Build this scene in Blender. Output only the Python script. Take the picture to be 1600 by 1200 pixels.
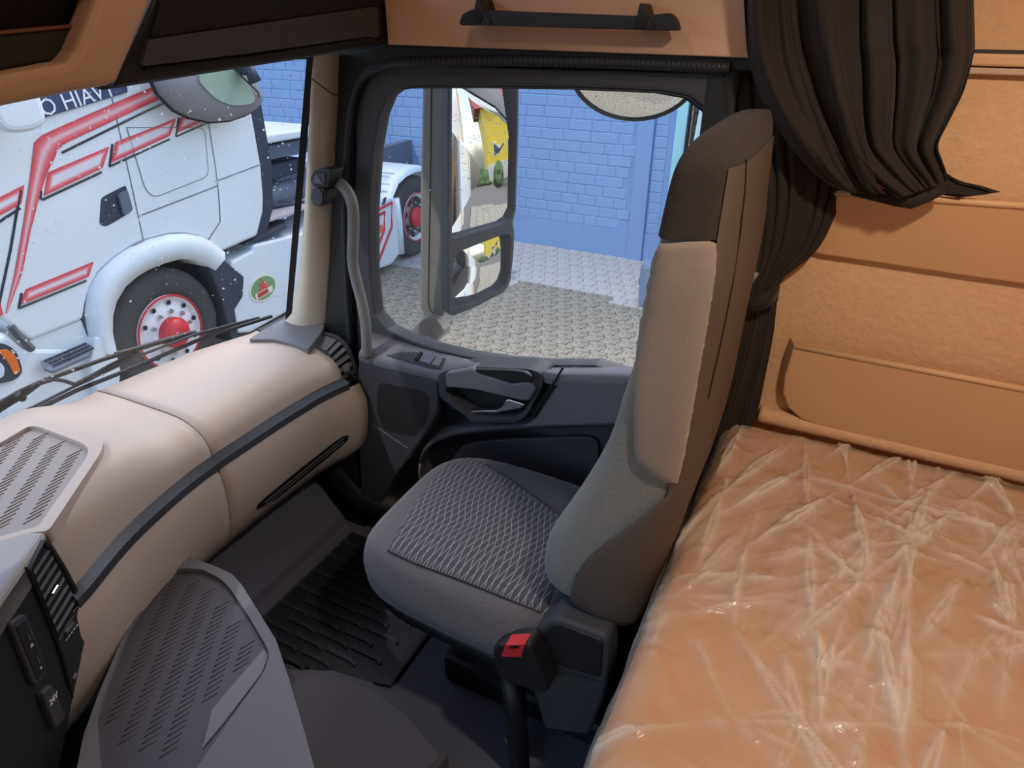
import bpy, bmesh, math, random
from mathutils import Vector, Matrix, noise
from mathutils.bvhtree import BVHTree

for o in list(bpy.data.objects): bpy.data.objects.remove(o, do_unlink=True)
scene = bpy.context.scene
COL = scene.collection
rnd = random.Random(7)
R = math.radians

# ------------------------------------------------------------------ camera
# world: +X to the truck's rear, +Y to the passenger side, +Z up, cab floor z = 0
FPX, YAW, PITCH, ROLL = 1040.0, R(26.4), R(29.1), R(0.2)
CAM = Vector((0, 0, 1.6))
FW = Vector((-math.sin(YAW)*math.cos(PITCH), math.cos(YAW)*math.cos(PITCH), -math.sin(PITCH)))
_r = Vector((math.cos(YAW), math.sin(YAW), 0)); _u = _r.cross(FW)
RT = _r*math.cos(ROLL)+_u*math.sin(ROLL); UP = -_r*math.sin(ROLL)+_u*math.cos(ROLL)
cd = bpy.data.cameras.new('camera'); cam = bpy.data.objects.new('camera', cd); COL.objects.link(cam)
cd.sensor_fit = 'HORIZONTAL'; cd.sensor_width = 36; cd.lens = FPX/1600*36; cd.clip_start = .02; cd.clip_end = 200
m = Matrix.Identity(4)
for i in range(3): m[i][0], m[i][1], m[i][2], m[i][3] = RT[i], UP[i], -FW[i], CAM[i]
cam.matrix_world = m
scene.camera = cam

# ------------------------------------------------------------------ sky, sun, exposure
world = bpy.data.worlds.new('sky'); scene.world = world; world.use_nodes = True
nt = world.node_tree; nt.nodes.clear()
wo = nt.nodes.new('ShaderNodeOutputWorld'); wb = nt.nodes.new('ShaderNodeBackground'); sk = nt.nodes.new('ShaderNodeTexSky')
sk.sky_type = 'NISHITA'; sk.sun_disc = False; sk.sun_elevation = R(50); sk.sun_rotation = R(0); sk.air_density = 1.0; sk.dust_density = 2.5; sk.ozone_density = 1.0
wb.inputs['Strength'].default_value = 0.50
nt.links.new(sk.outputs[0], wb.inputs[0]); nt.links.new(wb.outputs[0], wo.inputs[0])
TOSUN = Vector((-.30, -.52, .80)).normalized()
sl = bpy.data.lights.new('sun', 'SUN'); sl.energy = 1.6; sl.angle = R(1.0); sl.color = (1, .95, .87)
so = bpy.data.objects.new('sun', sl); COL.objects.link(so)
so.rotation_euler = TOSUN.to_track_quat('Z', 'Y').to_euler()
scene.view_settings.view_transform = 'Standard'; scene.view_settings.look = 'None'
scene.view_settings.gamma = 1; scene.view_settings.use_curve_mapping = False
scene.view_settings.exposure = 0.0
LAMP_WARM = (1.0, .85, .68)

# ------------------------------------------------------------------ measuring helpers
def ray(px, py): return FW+RT*((px-800)/FPX)+UP*((600-py)/FPX)
def at(px, py, x=None, y=None, z=None):
    d = ray(px, py)
    t = (x-CAM.x)/d.x if x is not None else (y-CAM.y)/d.y if y is not None else (z-CAM.z)/d.z
    return CAM+d*t
def atp(px, py, P, N):
    d = ray(px, py); return CAM+d*((P-CAM).dot(N)/d.dot(N))

# ------------------------------------------------------------------ materials
def lin(c):
    c = c/255.0
    return c/12.92 if c <= .04045 else ((c+.055)/1.055)**2.4
MATS = {}
def M(name, rgb, rough=.5, metal=0, bump=None, var=.05, vscale=6, coat=0, sheen=0, spec=.5, rgb2=None, mixscale=None, emit=0, trans=0, coord='Object'):
    if name in MATS: return MATS[name]
    ma = bpy.data.materials.new(name); ma.use_nodes = True; n = ma.node_tree.nodes; l = ma.node_tree.links
    b = n['Principled BSDF']
    col = [lin(c) for c in rgb]
    tc = n.new('ShaderNodeTexCoord')
    nz = n.new('ShaderNodeTexNoise'); nz.inputs['Scale'].default_value = vscale; nz.inputs['Detail'].default_value = 4
    l.new(tc.outputs[coord], nz.inputs['Vector'])
    mx = n.new('ShaderNodeMix'); mx.data_type = 'RGBA'
    c2 = [lin(c) for c in rgb2] if rgb2 else None
    A = [max(0, c*(1-var*2)) for c in col]; B = c2 if c2 else [min(1, c*(1+var*2)) for c in col]
    if c2: A = col
    mx.inputs[6].default_value = (*A, 1); mx.inputs[7].default_value = (*B, 1)
    if c2:
        rp = n.new('ShaderNodeValToRGB'); rp.color_ramp.elements[0].position = .42; rp.color_ramp.elements[1].position = .6
        l.new(nz.outputs['Fac'], rp.inputs[0]); l.new(rp.outputs[0], mx.inputs[0])
    else: l.new(nz.outputs['Fac'], mx.inputs[0])
    l.new(mx.outputs[2], b.inputs['Base Color'])
    b.inputs['Roughness'].default_value = rough; b.inputs['Metallic'].default_value = metal
    b.inputs['Coat Weight'].default_value = coat; b.inputs['Coat Roughness'].default_value = .08
    b.inputs['Sheen Weight'].default_value = sheen; b.inputs['Specular IOR Level'].default_value = spec
    if emit:
        b.inputs['Emission Color'].default_value = (*col, 1); b.inputs['Emission Strength'].default_value = emit
    if bump:
        nb = n.new('ShaderNodeTexNoise'); nb.inputs['Scale'].default_value = bump[0]; nb.inputs['Detail'].default_value = 3
        l.new(tc.outputs[coord], nb.inputs['Vector'])
        bp = n.new('ShaderNodeBump'); bp.inputs['Strength'].default_value = bump[1]; bp.inputs['Distance'].default_value = bump[2] if len(bump) > 2 else .002
        l.new(nb.outputs['Fac'], bp.inputs['Height']); l.new(bp.outputs[0], b.inputs['Normal'])
    MATS[name] = ma
    return ma

m_cream = M('cream_vinyl', (186, 172, 162), .5, bump=(260, .25), var=.02)
m_salmon = M('beige_headliner', (204, 164, 136), .8, bump=(400, .15), var=.02)
m_beige = M('beige_plastic', (198, 166, 138), .55, bump=(300, .15), var=.02)
m_suede = M('tan_suede', (216, 170, 126), .85, bump=(70, .7, .004), var=.06, vscale=70, sheen=.2)
m_tanplastic = M('tan_plastic', (214, 166, 120), .5, bump=(300, .15), var=.02)
m_black = M('black_plastic', (25, 26, 30), .5, bump=(500, .15), var=.04)
m_void = M('black_cavity', (7, 7, 9), .7)
m_char = M('charcoal_plastic', (60, 61, 68), .55, bump=(500, .25), var=.03)
m_grey = M('grey_plastic', (104, 105, 112), .5, bump=(500, .25), var=.03)
m_pillar = M('greige_pillar', (206, 197, 182), .75, bump=(700, .25), var=.03)
m_strip = M('anthracite_strip', (60, 63, 70), .28, var=.02)
m_traygrey = M('tray_mat_grey', (150, 144, 142), .7, bump=(500, .1), var=.02)
m_silver = M('silver_hood', (158, 156, 156), .6, bump=(500, .2), var=.02)
m_conmat = M('console_mat', (70, 68, 76), .42, bump=(500, .1), var=.02)
m_rubber = M('black_rubber', (34, 37, 46), .5, var=.06)
m_carpet = M('dark_carpet', (92, 94, 106), .95, bump=(600, .5), var=.1, vscale=200)
m_ramp = M('ramp_carpet', (92, 94, 112), .9, bump=(500, .3), var=.06, vscale=60)
m_fabric = M('melange_fabric', (118, 118, 114), .95, bump=(900, .5), var=.3, vscale=420, sheen=.3)
m_cushion = M('charcoal_velour', (88, 88, 94), .95, bump=(700, .4), var=.22, vscale=250, sheen=.4)
m_brownfab = M('dark_brown_velour', (46, 38, 34), .95, bump=(700, .5), var=.35, vscale=330, sheen=.03)
m_taupe = M('taupe_vinyl', (80, 70, 63), .7, bump=(400, .2), var=.04)
m_sidepad = M('light_taupe_velour', (132, 118, 107), .9, bump=(800, .3), var=.08, vscale=300, sheen=.3)
m_curtain = M('brown_black_curtain', (40, 33, 30), .8, bump=(800, .15), var=.05, sheen=.06, spec=.3)
m_mattress = M('tan_mattress', (206, 144, 86), .85, bump=(90, .4), var=.06)
m_chrome = M('satin_chrome', (200, 202, 205), .2, metal=1)
m_mirror = M('mirror_glass', (235, 238, 240), .015, metal=1, var=0)
m_white = M('white_truck_paint', (226, 233, 236), .3, coat=.5, var=.01)
m_whiteplastic = M('white_fender', (222, 230, 233), .4, var=.01)
m_tire = M('tyre_rubber', (62, 62, 62), .85, bump=(120, .3), var=.1)
m_wheelwhite = M('wheel_white', (226, 226, 228), .45, var=.02)
m_red = M('red_paint', (205, 38, 52), .4, var=.03)
m_orange = M('amber_lens', (226, 110, 38), .3, var=.05)
m_darkgrey = M('dark_blue_grey_plastic', (52, 58, 70), .6, var=.05)
m_steel = M('chassis_grey', (96, 104, 118), .5, var=.08)
m_glassdark = M('dark_window', (58, 64, 74), .08, coat=.6, var=.05)
m_blue = M('blue_wall_paint', (128, 160, 204), .75, bump=(30, .35, .006), var=.05, vscale=3)
m_bluebase = M('blue_plaster', (122, 154, 200), .75, bump=(18, .35, .006), var=.05, vscale=2)
m_mirrorgrey = M('mirror_post_grey', (136, 130, 120), .7, bump=(300, .2), var=.03)
m_mirrorhouse = M('mirror_housing', (66, 68, 74), .55, bump=(300, .2), var=.03)
m_paver = M('pale_concrete', (184, 176, 170), .85, bump=(60, .4), var=.1, vscale=9, coord='Object')
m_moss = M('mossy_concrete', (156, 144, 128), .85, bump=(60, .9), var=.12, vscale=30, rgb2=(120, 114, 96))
m_joint = M('joint_sand', (98, 92, 86), .95, bump=(80, .6), var=.15, vscale=30)
m_cyan = M('pale_cyan_frame', (160, 214, 224), .5, var=.02)
m_palegate = M('pale_green_grey', (190, 205, 203), .5, var=.05)
m_yellow = M('yellow_render', (232, 194, 60), .8, var=.05)
m_leaf = M('hedge_green', (74, 96, 46), .8, var=.3, vscale=14)
m_bolt = M('bolt_steel', (150, 150, 152), .3, metal=.9)
m_lens = M('lamp_lens', (255, 205, 150), .4, emit=6)
m_print = M('white_print', (232, 232, 236), .5, var=0)
m_dim = M('grey_print', (120, 122, 128), .5, var=0)
m_stickgreen = M('sticker_green', (120, 160, 112), .5, var=.12, vscale=30)
m_stickcream = M('sticker_cream', (238, 226, 206), .5, var=.03)
m_stickred = M('sticker_red', (208, 84, 80), .5, var=.1, vscale=30)
m_buckle = M('buckle_red', (214, 52, 58), .4, var=.03)
m_headlight = M('headlight_glass', (206, 222, 232), .1, coat=.5, var=.1, vscale=12)

def glass_mat(name, tint=(.97, .985, .985), refl=1.0, haze=.0):
    ma = bpy.data.materials.new(name); ma.use_nodes = True; n = ma.node_tree.nodes; l = ma.node_tree.links; n.clear()
    out = n.new('ShaderNodeOutputMaterial'); tr = n.new('ShaderNodeBsdfTransparent'); gl = n.new('ShaderNodeBsdfGlossy')
    tr.inputs[0].default_value = (*tint, 1); gl.inputs['Roughness'].default_value = .01
    fr = n.new('ShaderNodeFresnel'); fr.inputs[0].default_value = 1.3
    mu = n.new('ShaderNodeMath'); mu.operation = 'MULTIPLY'; mu.inputs[1].default_value = refl
    l.new(fr.outputs[0], mu.inputs[0])
    mx = n.new('ShaderNodeMixShader'); l.new(mu.outputs[0], mx.inputs[0]); l.new(tr.outputs[0], mx.inputs[1]); l.new(gl.outputs[0], mx.inputs[2])
    last = mx
    if haze:
        df = n.new('ShaderNodeBsdfTranslucent'); df.inputs[0].default_value = (.9, .93, .96, 1)
        m2 = n.new('ShaderNodeMixShader'); m2.inputs[0].default_value = haze
        l.new(mx.outputs[0], m2.inputs[1]); l.new(df.outputs[0], m2.inputs[2]); last = m2
    l.new(last.outputs[0], out.inputs[0]); return ma
m_glass = glass_mat('window_glass', refl=.10, haze=.003)
m_sideglass = glass_mat('side_glass', refl=.35, haze=.008)
m_drop = glass_mat('water_drop', (.80, .84, .87), 2.0, .35)

def film_mat():
    ma = bpy.data.materials.new('plastic_film'); ma.use_nodes = True; n = ma.node_tree.nodes; l = ma.node_tree.links; n.clear()
    out = n.new('ShaderNodeOutputMaterial'); tr = n.new('ShaderNodeBsdfTransparent'); tr.inputs[0].default_value = (.97, .95, .93, 1)
    pr = n.new('ShaderNodeBsdfPrincipled'); pr.inputs['Base Color'].default_value = (.86, .77, .66, 1); pr.inputs['Roughness'].default_value = .24
    pr.inputs['Specular IOR Level'].default_value = .6
    tc = n.new('ShaderNodeTexCoord')
    mp = n.new('ShaderNodeMapping'); mp.inputs['Scale'].default_value = (1.3, .8, 1); mp.inputs['Rotation'].default_value = (0, 0, .7)
    l.new(tc.outputs['Object'], mp.inputs[0])
    nz = n.new('ShaderNodeTexNoise'); nz.inputs['Scale'].default_value = 3.2; nz.inputs['Detail'].default_value = 3; nz.inputs['Distortion'].default_value = .6
    l.new(mp.outputs[0], nz.inputs['Vector'])
    rp = n.new('ShaderNodeValToRGB'); rp.color_ramp.elements[0].position = .30; rp.color_ramp.elements[0].color = (.16, .16, .16, 1)
    rp.color_ramp.elements[1].position = .78; rp.color_ramp.elements[1].color = (.46, .46, .46, 1)
    l.new(nz.outputs['Fac'], rp.inputs[0])
    # crumples: warped cell facets give the bump, their thin edges catch the light
    wp = n.new('ShaderNodeTexNoise'); wp.inputs['Scale'].default_value = 4; wp.inputs['Detail'].default_value = 3; l.new(tc.outputs['Object'], wp.inputs['Vector'])
    va = n.new('ShaderNodeVectorMath'); va.operation = 'MULTIPLY_ADD'; va.inputs[1].default_value = (.22, .22, 0); l.new(wp.outputs['Color'], va.inputs[0]); l.new(mp.outputs[0], va.inputs[2])
    hs_ = []
    for sc, amt in ((5, 1.0), (13, .45), (34, .16)):
        vo_ = n.new('ShaderNodeTexVoronoi'); vo_.feature = 'F1'; vo_.inputs['Scale'].default_value = sc; l.new(va.outputs[0], vo_.inputs['Vector'])
        q_ = n.new('ShaderNodeMath'); q_.operation = 'MULTIPLY'; q_.inputs[1].default_value = amt; l.new(vo_.outputs['Distance'], q_.inputs[0]); hs_.append(q_)
    s1 = n.new('ShaderNodeMath'); s1.operation = 'ADD'; l.new(hs_[0].outputs[0], s1.inputs[0]); l.new(hs_[1].outputs[0], s1.inputs[1])
    s2 = n.new('ShaderNodeMath'); s2.operation = 'ADD'; l.new(s1.outputs[0], s2.inputs[0]); l.new(hs_[2].outputs[0], s2.inputs[1])
    bp = n.new('ShaderNodeBump'); bp.inputs['Strength'].default_value = .8; bp.inputs['Distance'].default_value = .03
    l.new(s2.outputs[0], bp.inputs['Height']); l.new(bp.outputs[0], pr.inputs['Normal'])
    ve = n.new('ShaderNodeTexVoronoi'); ve.feature = 'DISTANCE_TO_EDGE'; ve.inputs['Scale'].default_value = 9; l.new(va.outputs[0], ve.inputs['Vector'])
    a3 = n.new('ShaderNodeMapRange'); a3.inputs[1].default_value = 0; a3.inputs[2].default_value = .03; a3.inputs[3].default_value = 1; a3.inputs[4].default_value = 0
    l.new(ve.outputs['Distance'], a3.inputs[0])
    mk = n.new('ShaderNodeMath'); mk.operation = 'MULTIPLY'; l.new(a3.outputs[0], mk.inputs[0]); l.new(nz.outputs['Fac'], mk.inputs[1])
    ad = n.new('ShaderNodeMath'); ad.operation = 'MULTIPLY_ADD'; ad.inputs[1].default_value = .55; fa_ = n.new('ShaderNodeAttribute'); fa_.attribute_name = 'fold'; l.new(fa_.outputs['Fac'], ad.inputs[0]); l.new(rp.outputs[0], ad.inputs[2])
    mx = n.new('ShaderNodeMixShader'); l.new(ad.outputs[0], mx.inputs[0]); l.new(tr.outputs[0], mx.inputs[1]); l.new(pr.outputs[0], mx.inputs[2])
    l.new(mx.outputs[0], out.inputs[0]); return ma
m_film = film_mat()

def seat_pattern():
    ma = bpy.data.materials.new('seat_wave_fabric'); ma.use_nodes = True; n = ma.node_tree.nodes; l = ma.node_tree.links
    b = n['Principled BSDF']; b.inputs['Roughness'].default_value = .95; b.inputs['Sheen Weight'].default_value = .3
    tc = n.new('ShaderNodeTexCoord'); sp = n.new('ShaderNodeSeparateXYZ'); l.new(tc.outputs['Object'], sp.inputs[0])
    def math_(op, a, bv=None, c=None):
        q = n.new('ShaderNodeMath'); q.operation = op
        for i, v in enumerate((a, bv, c)):
            if v is None: continue
            if isinstance(v, (int, float)): q.inputs[i].default_value = v
            else: l.new(v, q.inputs[i])
        return q.outputs[0]
    nz = n.new('ShaderNodeTexNoise'); nz.inputs['Scale'].default_value = 9; l.new(tc.outputs['Object'], nz.inputs['Vector'])
    wob = math_('MULTIPLY', math_('SUBTRACT', nz.outputs['Fac'], .5), .022)
    lines = []
    for k, ph, amp, fr in ((1, 0, .007, 17), (-1, 1.3, .007, 19)):
        s = math_('SINE', math_('MULTIPLY_ADD', sp.outputs[1], fr, ph))
        u = math_('MULTIPLY_ADD', s, amp, math_('MULTIPLY_ADD', sp.outputs[1], .27*k, math_('ADD', sp.outputs[0], wob)))
        fc = math_('FRACT', math_('MULTIPLY', u, 62))
        d = math_('ABSOLUTE', math_('SUBTRACT', fc, .5))
        lines.append(math_('LESS_THAN', d, .05))
    mxm = math_('MAXIMUM', lines[0], lines[1])
    mx = n.new('ShaderNodeMix'); mx.data_type = 'RGBA'
    mx.inputs[6].default_value = (*[lin(c) for c in (64, 66, 74)], 1); mx.inputs[7].default_value = (*[lin(c) for c in (150, 150, 160)], 1)
    l.new(mxm, mx.inputs[0]); l.new(mx.outputs[2], b.inputs['Base Color'])
    return ma
m_wave = seat_pattern()

def airbrush(name):
    """red stripe with a pale misted centre: U runs across the stripe (0 edge - 1 edge)"""
    ma = bpy.data.materials.new(name); ma.use_nodes = True; n = ma.node_tree.nodes; l = ma.node_tree.links
    b = n['Principled BSDF']; b.inputs['Roughness'].default_value = .3; b.inputs['Coat Weight'].default_value = .5
    at_ = n.new('ShaderNodeUVMap'); sp = n.new('ShaderNodeSeparateXYZ'); l.new(at_.outputs[0], sp.inputs[0])
    rp = n.new('ShaderNodeValToRGB'); e = rp.color_ramp.elements
    e[0].position = 0; e[0].color = (*[lin(c) for c in (208, 52, 66)], 1)
    e[1].position = 1; e[1].color = (*[lin(c) for c in (226, 220, 226)], 1)
    k = e.new(.55); k.color = (*[lin(c) for c in (228, 112, 120)], 1)
    l.new(sp.outputs[0], rp.inputs[0]); l.new(rp.outputs[0], b.inputs['Base Color']); return ma
m_stripe = airbrush('airbrushed_red')

# ------------------------------------------------------------------ object helpers
def piece(name, me, loc, parent, rot=None, kind=None):
    """one of many alike pieces: shares mesh data"""
    o = bpy.data.objects.new(name, me); COL.objects.link(o); o.location = loc
    if rot is not None: o.rotation_euler = rot
    o.parent = parent
    if parent.type == 'EMPTY': o.matrix_parent_inverse = Matrix.Translation(-Vector(parent.location))
    return o
def mesh_of(name, bm, mat, smooth=False):
    bmesh.ops.recalc_face_normals(bm, faces=bm.faces)
    me = bpy.data.meshes.new(name); bm.to_mesh(me); bm.free(); me.materials.append(mat)
    if smooth: me.shade_smooth()
    return me
def obj(name, bm, mat, parent=None, smooth=False, bevel=0, seg=2, sub=0, solid=0):
    bmesh.ops.recalc_face_normals(bm, faces=bm.faces)
    me = bpy.data.meshes.new(name); bm.to_mesh(me); bm.free()
    me.materials.append(mat)
    if smooth: me.shade_smooth()
    o = bpy.data.objects.new(name, me); COL.objects.link(o)
    if parent is not None:
        o.parent = parent
        root = parent if parent.type == 'EMPTY' else parent.parent
        if parent.type == 'EMPTY': o.matrix_parent_inverse = Matrix.Translation(-Vector(parent.location))
        # a mesh parent under an Empty keeps world coordinates, so its own matrix is identity
    if solid:
        md = o.modifiers.new('solid', 'SOLIDIFY'); md.thickness = solid; md.offset = 0
    if bevel:
        md = o.modifiers.new('bevel', 'BEVEL'); md.width = bevel; md.segments = seg; md.limit_method = 'ANGLE'; md.angle_limit = R(40)
        md.harden_normals = False
    if sub:
        md = o.modifiers.new('sub', 'SUBSURF'); md.levels = sub; md.render_levels = sub
    return o
def tag(o, label=None, cat=None, group=None, kind=None):
    if label: o['label'] = label
    if cat: o['category'] = cat
    if group: o['group'] = group
    if kind: o['kind'] = kind
    return o
def thing(name, label, cat, loc=(0, 0, 0), group=None):
    o = bpy.data.objects.new(name, None); COL.objects.link(o); o.location = loc; o.empty_display_size = .05
    return tag(o, label, cat, group)
def struct(name, bm, mat, label, cat='structure', **k):
    return tag(obj(name, bm, mat, **k), label, cat, None, 'structure')

def box(bm, x0, x1, y0, y1, z0, z1):
    v = [bm.verts.new((x, y, z)) for x in (x0, x1) for y in (y0, y1) for z in (z0, z1)]
    for f in ((0, 1, 3, 2), (4, 6, 7, 5), (0, 4, 5, 1), (2, 3, 7, 6), (0, 2, 6, 4), (1, 5, 7, 3)): bm.faces.new([v[i] for i in f])
def B(*a):
    bm = bmesh.new(); box(bm, *a); return bm
def fill(loops):
    """planar region from an outer loop and holes; all loops lists of Vector lying in one plane"""
    bm = bmesh.new(); ed = []
    for lp in loops:
        v = [bm.verts.new(p) for p in lp]
        ed += [bm.edges.new((v[i], v[(i+1) % len(v)])) for i in range(len(v))]
    if len(loops) == 1: bm.faces.new(list(bm.verts))
    else: bmesh.ops.triangle_fill(bm, use_beauty=True, edges=ed)
    return bm
def slab(loops, off):
    """extrude the region by vector off"""
    bm = fill(loops)
    r = bmesh.ops.extrude_face_region(bm, geom=list(bm.faces))
    bmesh.ops.translate(bm, verts=[g for g in r['geom'] if isinstance(g, bmesh.types.BMVert)], vec=off)
    return bm
def slabY(px, y, d): return slab([[at(a, b, y=y) for a, b in px]], Vector((0, d, 0)))
def slabX(px, x, d): return slab([[at(a, b, x=x) for a, b in px]], Vector((d, 0, 0)))
def slabZ(px, z, d): return slab([[at(a, b, z=z) for a, b in px]], Vector((0, 0, d)))
def smoothloop(pts, k=4, closed=True):
    """Catmull-Rom through 2-D or 3-D points"""
    n = len(pts); out = []
    P = [Vector(p) for p in pts]
    rng = range(n) if closed else range(n-1)
    for i in rng:
        g = (lambda j: P[j % n]) if closed else (lambda j: P[max(0, min(n-1, j))])
        p0, p1, p2, p3 = g(i-1), g(i), g(i+1), g(i+2)
        for s in range(k):
            t = s/k
            out.append(.5*((2*p1)+(-p0+p2)*t+(2*p0-5*p1+4*p2-p3)*t*t+(-p0+3*p1-3*p2+p3)*t**3))
    if not closed: out.append(P[-1])
    return out
def roundpoly(pts, r, k=4):
    """round the corners of a 2-D polygon"""
    P = [Vector(p) for p in pts]; n = len(P); out = []
    for i in range(n):
        a, b, c = P[i-1], P[i], P[(i+1) % n]
        da, dc = (a-b), (c-b); ra = min(r, da.length*.45); rc = min(r, dc.length*.45)
        s, e = b+da.normalized()*ra, b+dc.normalized()*rc
        for j in range(k+1):
            t = j/k; out.append((1-t)**2*s+2*t*(1-t)*b+t*t*e)
    return out
def tube(bm, pts, r, seg=10, cap=True):
    P = [Vector(p) for p in pts]; rr = r if isinstance(r, (list, tuple)) else [r]*len(P)
    rings = []; prev = None
    for i, p in enumerate(P):
        t = (P[min(i+1, len(P)-1)]-P[max(i-1, 0)]).normalized()
        a = prev if prev is not None else (Vector((0, 0, 1)) if abs(t.z) < .9 else Vector((1, 0, 0)))
        n = (a-t*a.dot(t)).normalized(); prev = n; b = t.cross(n)
        rings.append([bm.verts.new(p+(n*math.cos(2*math.pi*k/seg)+b*math.sin(2*math.pi*k/seg))*rr[i]) for k in range(seg)])
    for a, b in zip(rings, rings[1:]):
        for k in range(seg): bm.faces.new((a[k], a[(k+1) % seg], b[(k+1) % seg], b[k]))
    if cap: bm.faces.new(rings[0]); bm.faces.new(rings[-1])
    return bm
def T_(pts, r, seg=10): return tube(bmesh.new(), pts, r, seg) if len(pts) > 1 else bmesh.new()
def loft(rings, closed=True, cap0=False, cap1=False, bm=None):
    bm = bm or bmesh.new()
    V = [[bm.verts.new(p) for p in rg] for rg in rings]
    for a, b in zip(V, V[1:]):
        n = len(a)
        for k in range(n if closed else n-1): bm.faces.new((a[k], a[(k+1) % n], b[(k+1) % n], b[k]))
    if cap0: bm.faces.new(V[0])
    if cap1: bm.faces.new(V[-1])
    return bm
def lathe(bm, prof, org, axis, seg=24, up=Vector((0, 0, 1))):
    """profile [(radius, along axis)] turned about axis through org"""
    ax = Vector(axis).normalized(); e1 = (up-ax*up.dot(ax)).normalized(); e2 = ax.cross(e1); org = Vector(org)
    rings = [[bm.verts.new(org+ax*h+(e1*math.cos(2*math.pi*k/seg)+e2*math.sin(2*math.pi*k/seg))*max(r, 1e-4)) for k in range(seg)] for r, h in prof]
    for a, b in zip(rings, rings[1:]):
        for k in range(seg): bm.faces.new((a[k], a[(k+1) % seg], b[(k+1) % seg], b[k]))
    bm.faces.new(rings[0]); bm.faces.new(rings[-1])
    return bm
def bvh_of(o):
    bm = bmesh.new(); bm.from_mesh(o.data); t = BVHTree.FromBMesh(bm); bm.free(); return t
def patch(bvh, poly, step=12, edge=.0008, puff=.006, inset=14, fallback=None):
    """padded panel lying on a surface, its outline measured in the photograph"""
    bm = bmesh.new(); v = [bm.verts.new((p[0], p[1], 0)) for p in poly]; bm.faces.new(v)
    xs = [p[0] for p in poly]; ys = [p[1] for p in poly]
    for c, n, lo, hi in ((0, Vector((1, 0, 0)), min(xs), max(xs)), (1, Vector((0, 1, 0)), min(ys), max(ys))):
        q = lo+step
        while q < hi-1:
            co = Vector((q, 0, 0)) if c == 0 else Vector((0, q, 0))
            bmesh.ops.bisect_plane(bm, geom=bm.verts[:]+bm.edges[:]+bm.faces[:], plane_co=co, plane_no=n); q += step
    P2 = [Vector((p[0], p[1])) for p in poly]; cen2 = sum(P2, Vector((0, 0)))/len(P2)
    for vv in bm.verts:
        p = Vector((vv.co.x, vv.co.y)); dmin = 1e9
        for i in range(len(P2)):
            a, b = P2[i], P2[(i+1) % len(P2)]; ab = b-a; t = max(0, min(1, (p-a).dot(ab)/max(ab.length_squared, 1e-9)))
            dmin = min(dmin, (p-a-ab*t).length)
        h = bvh.ray_cast(CAM, ray(p.x, p.y).normalized())
        k2 = 0
        while h[0] is None and k2 < 40:      # slide rim points that fall off the silhouette back onto the surface
            k2 += 1; q = p.lerp(cen2, k2*.02); h = bvh.ray_cast(CAM, ray(q.x, q.y).normalized())
        nrm = h[1] if h[1].dot(h[0]-CAM) < 0 else -h[1]
        k = min(1, dmin/inset); k = math.sqrt(1-(1-k)**2)
        vv.co = h[0]+nrm*(edge+puff*k)
    return bm
def text(name, body, size, mat, M4, parent=None, depth=.0006, align='CENTER'):
    cu = bpy.data.curves.new(name, 'FONT'); cu.body = body; cu.size = size; cu.extrude = depth; cu.align_x = align; cu.align_y = 'CENTER'; cu.resolution_u = 2
    to = bpy.data.objects.new(name, cu); COL.objects.link(to)
    dg = bpy.context.evaluated_depsgraph_get(); me = bpy.data.meshes.new_from_object(to.evaluated_get(dg))
    bpy.data.objects.remove(to, do_unlink=True); me.transform(M4); me.materials.clear(); me.materials.append(mat)
    o = bpy.data.objects.new(name, me); COL.objects.link(o)
    if parent is not None:
        o.parent = parent
        if parent.type == 'EMPTY': o.matrix_parent_inverse = Matrix.Translation(-Vector(parent.location))
    return o
def frame4(o, e1, e2):
    e1 = Vector(e1).normalized(); e2 = Vector(e2); e2 = (e2-e1*e2.dot(e1)).normalized(); n = e1.cross(e2)
    m = Matrix.Identity(4)
    for i in range(3): m[i][0], m[i][1], m[i][2], m[i][3] = e1[i], e2[i], n[i], o[i]
    return m

# ================================================================== OUTDOORS
GZ = -1.15      # yard level
WY = 8.10       # face of the blue wall
# ---- paving
bm = B(-14, 16, -8, WY, GZ-.10, GZ-.025)
pave = struct('floor_yard', bm, m_joint, 'sandy bed of the paved yard beside the blue wall', 'ground')
def paver_bm():
    w, h, d = .166, .196, .05
    side = [(0, 0), (0, .055), (.028, .085), (.028, .115), (0, .145), (0, .196)]
    lp = [Vector((x, y, 0)) for x, y in side]+[Vector((x+w-.008, y, 0)) for x, y in reversed(side)]
    lp = [Vector((p.x, min(p.y, .189), 0)) for p in lp]
    bm = fill([lp]); r = bmesh.ops.extrude_face_region(bm, geom=list(bm.faces))
    up = [g for g in r['geom'] if isinstance(g, bmesh.types.BMVert)]
    bmesh.ops.translate(bm, verts=up, vec=(0, 0, d))
    return bm
PW, PH = .166, .196
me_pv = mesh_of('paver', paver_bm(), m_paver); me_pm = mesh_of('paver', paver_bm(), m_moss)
def vis_px(p):
    d = p-CAM; w = d.dot(FW)
    if w <= 0: return None
    return 800+FPX*d.dot(RT)/w, 600-FPX*d.dot(UP)/w
cand = []; rest_d = []; rest_m = []
ny = int((WY-1.75)/PH)
for j in range(ny):
    y = WY-.01-(j+1)*PH
    for i in range(-48, 46):
        x = i*PW+(.083 if j % 2 else 0)
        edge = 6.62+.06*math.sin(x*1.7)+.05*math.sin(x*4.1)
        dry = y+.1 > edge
        p = Vector((x, y, GZ-.05+rnd.uniform(-.002, .002)))
        q = vis_px(p+Vector((.08, .1, .05)))
        seen = q and 575 < q[0] < 1085 and 350 < q[1] < 575 and not (640 < q[0] < 800 and q[1] < 470)
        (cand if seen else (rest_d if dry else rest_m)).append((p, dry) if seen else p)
cand.sort(key=lambda c: (c[0]-CAM).length)
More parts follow.
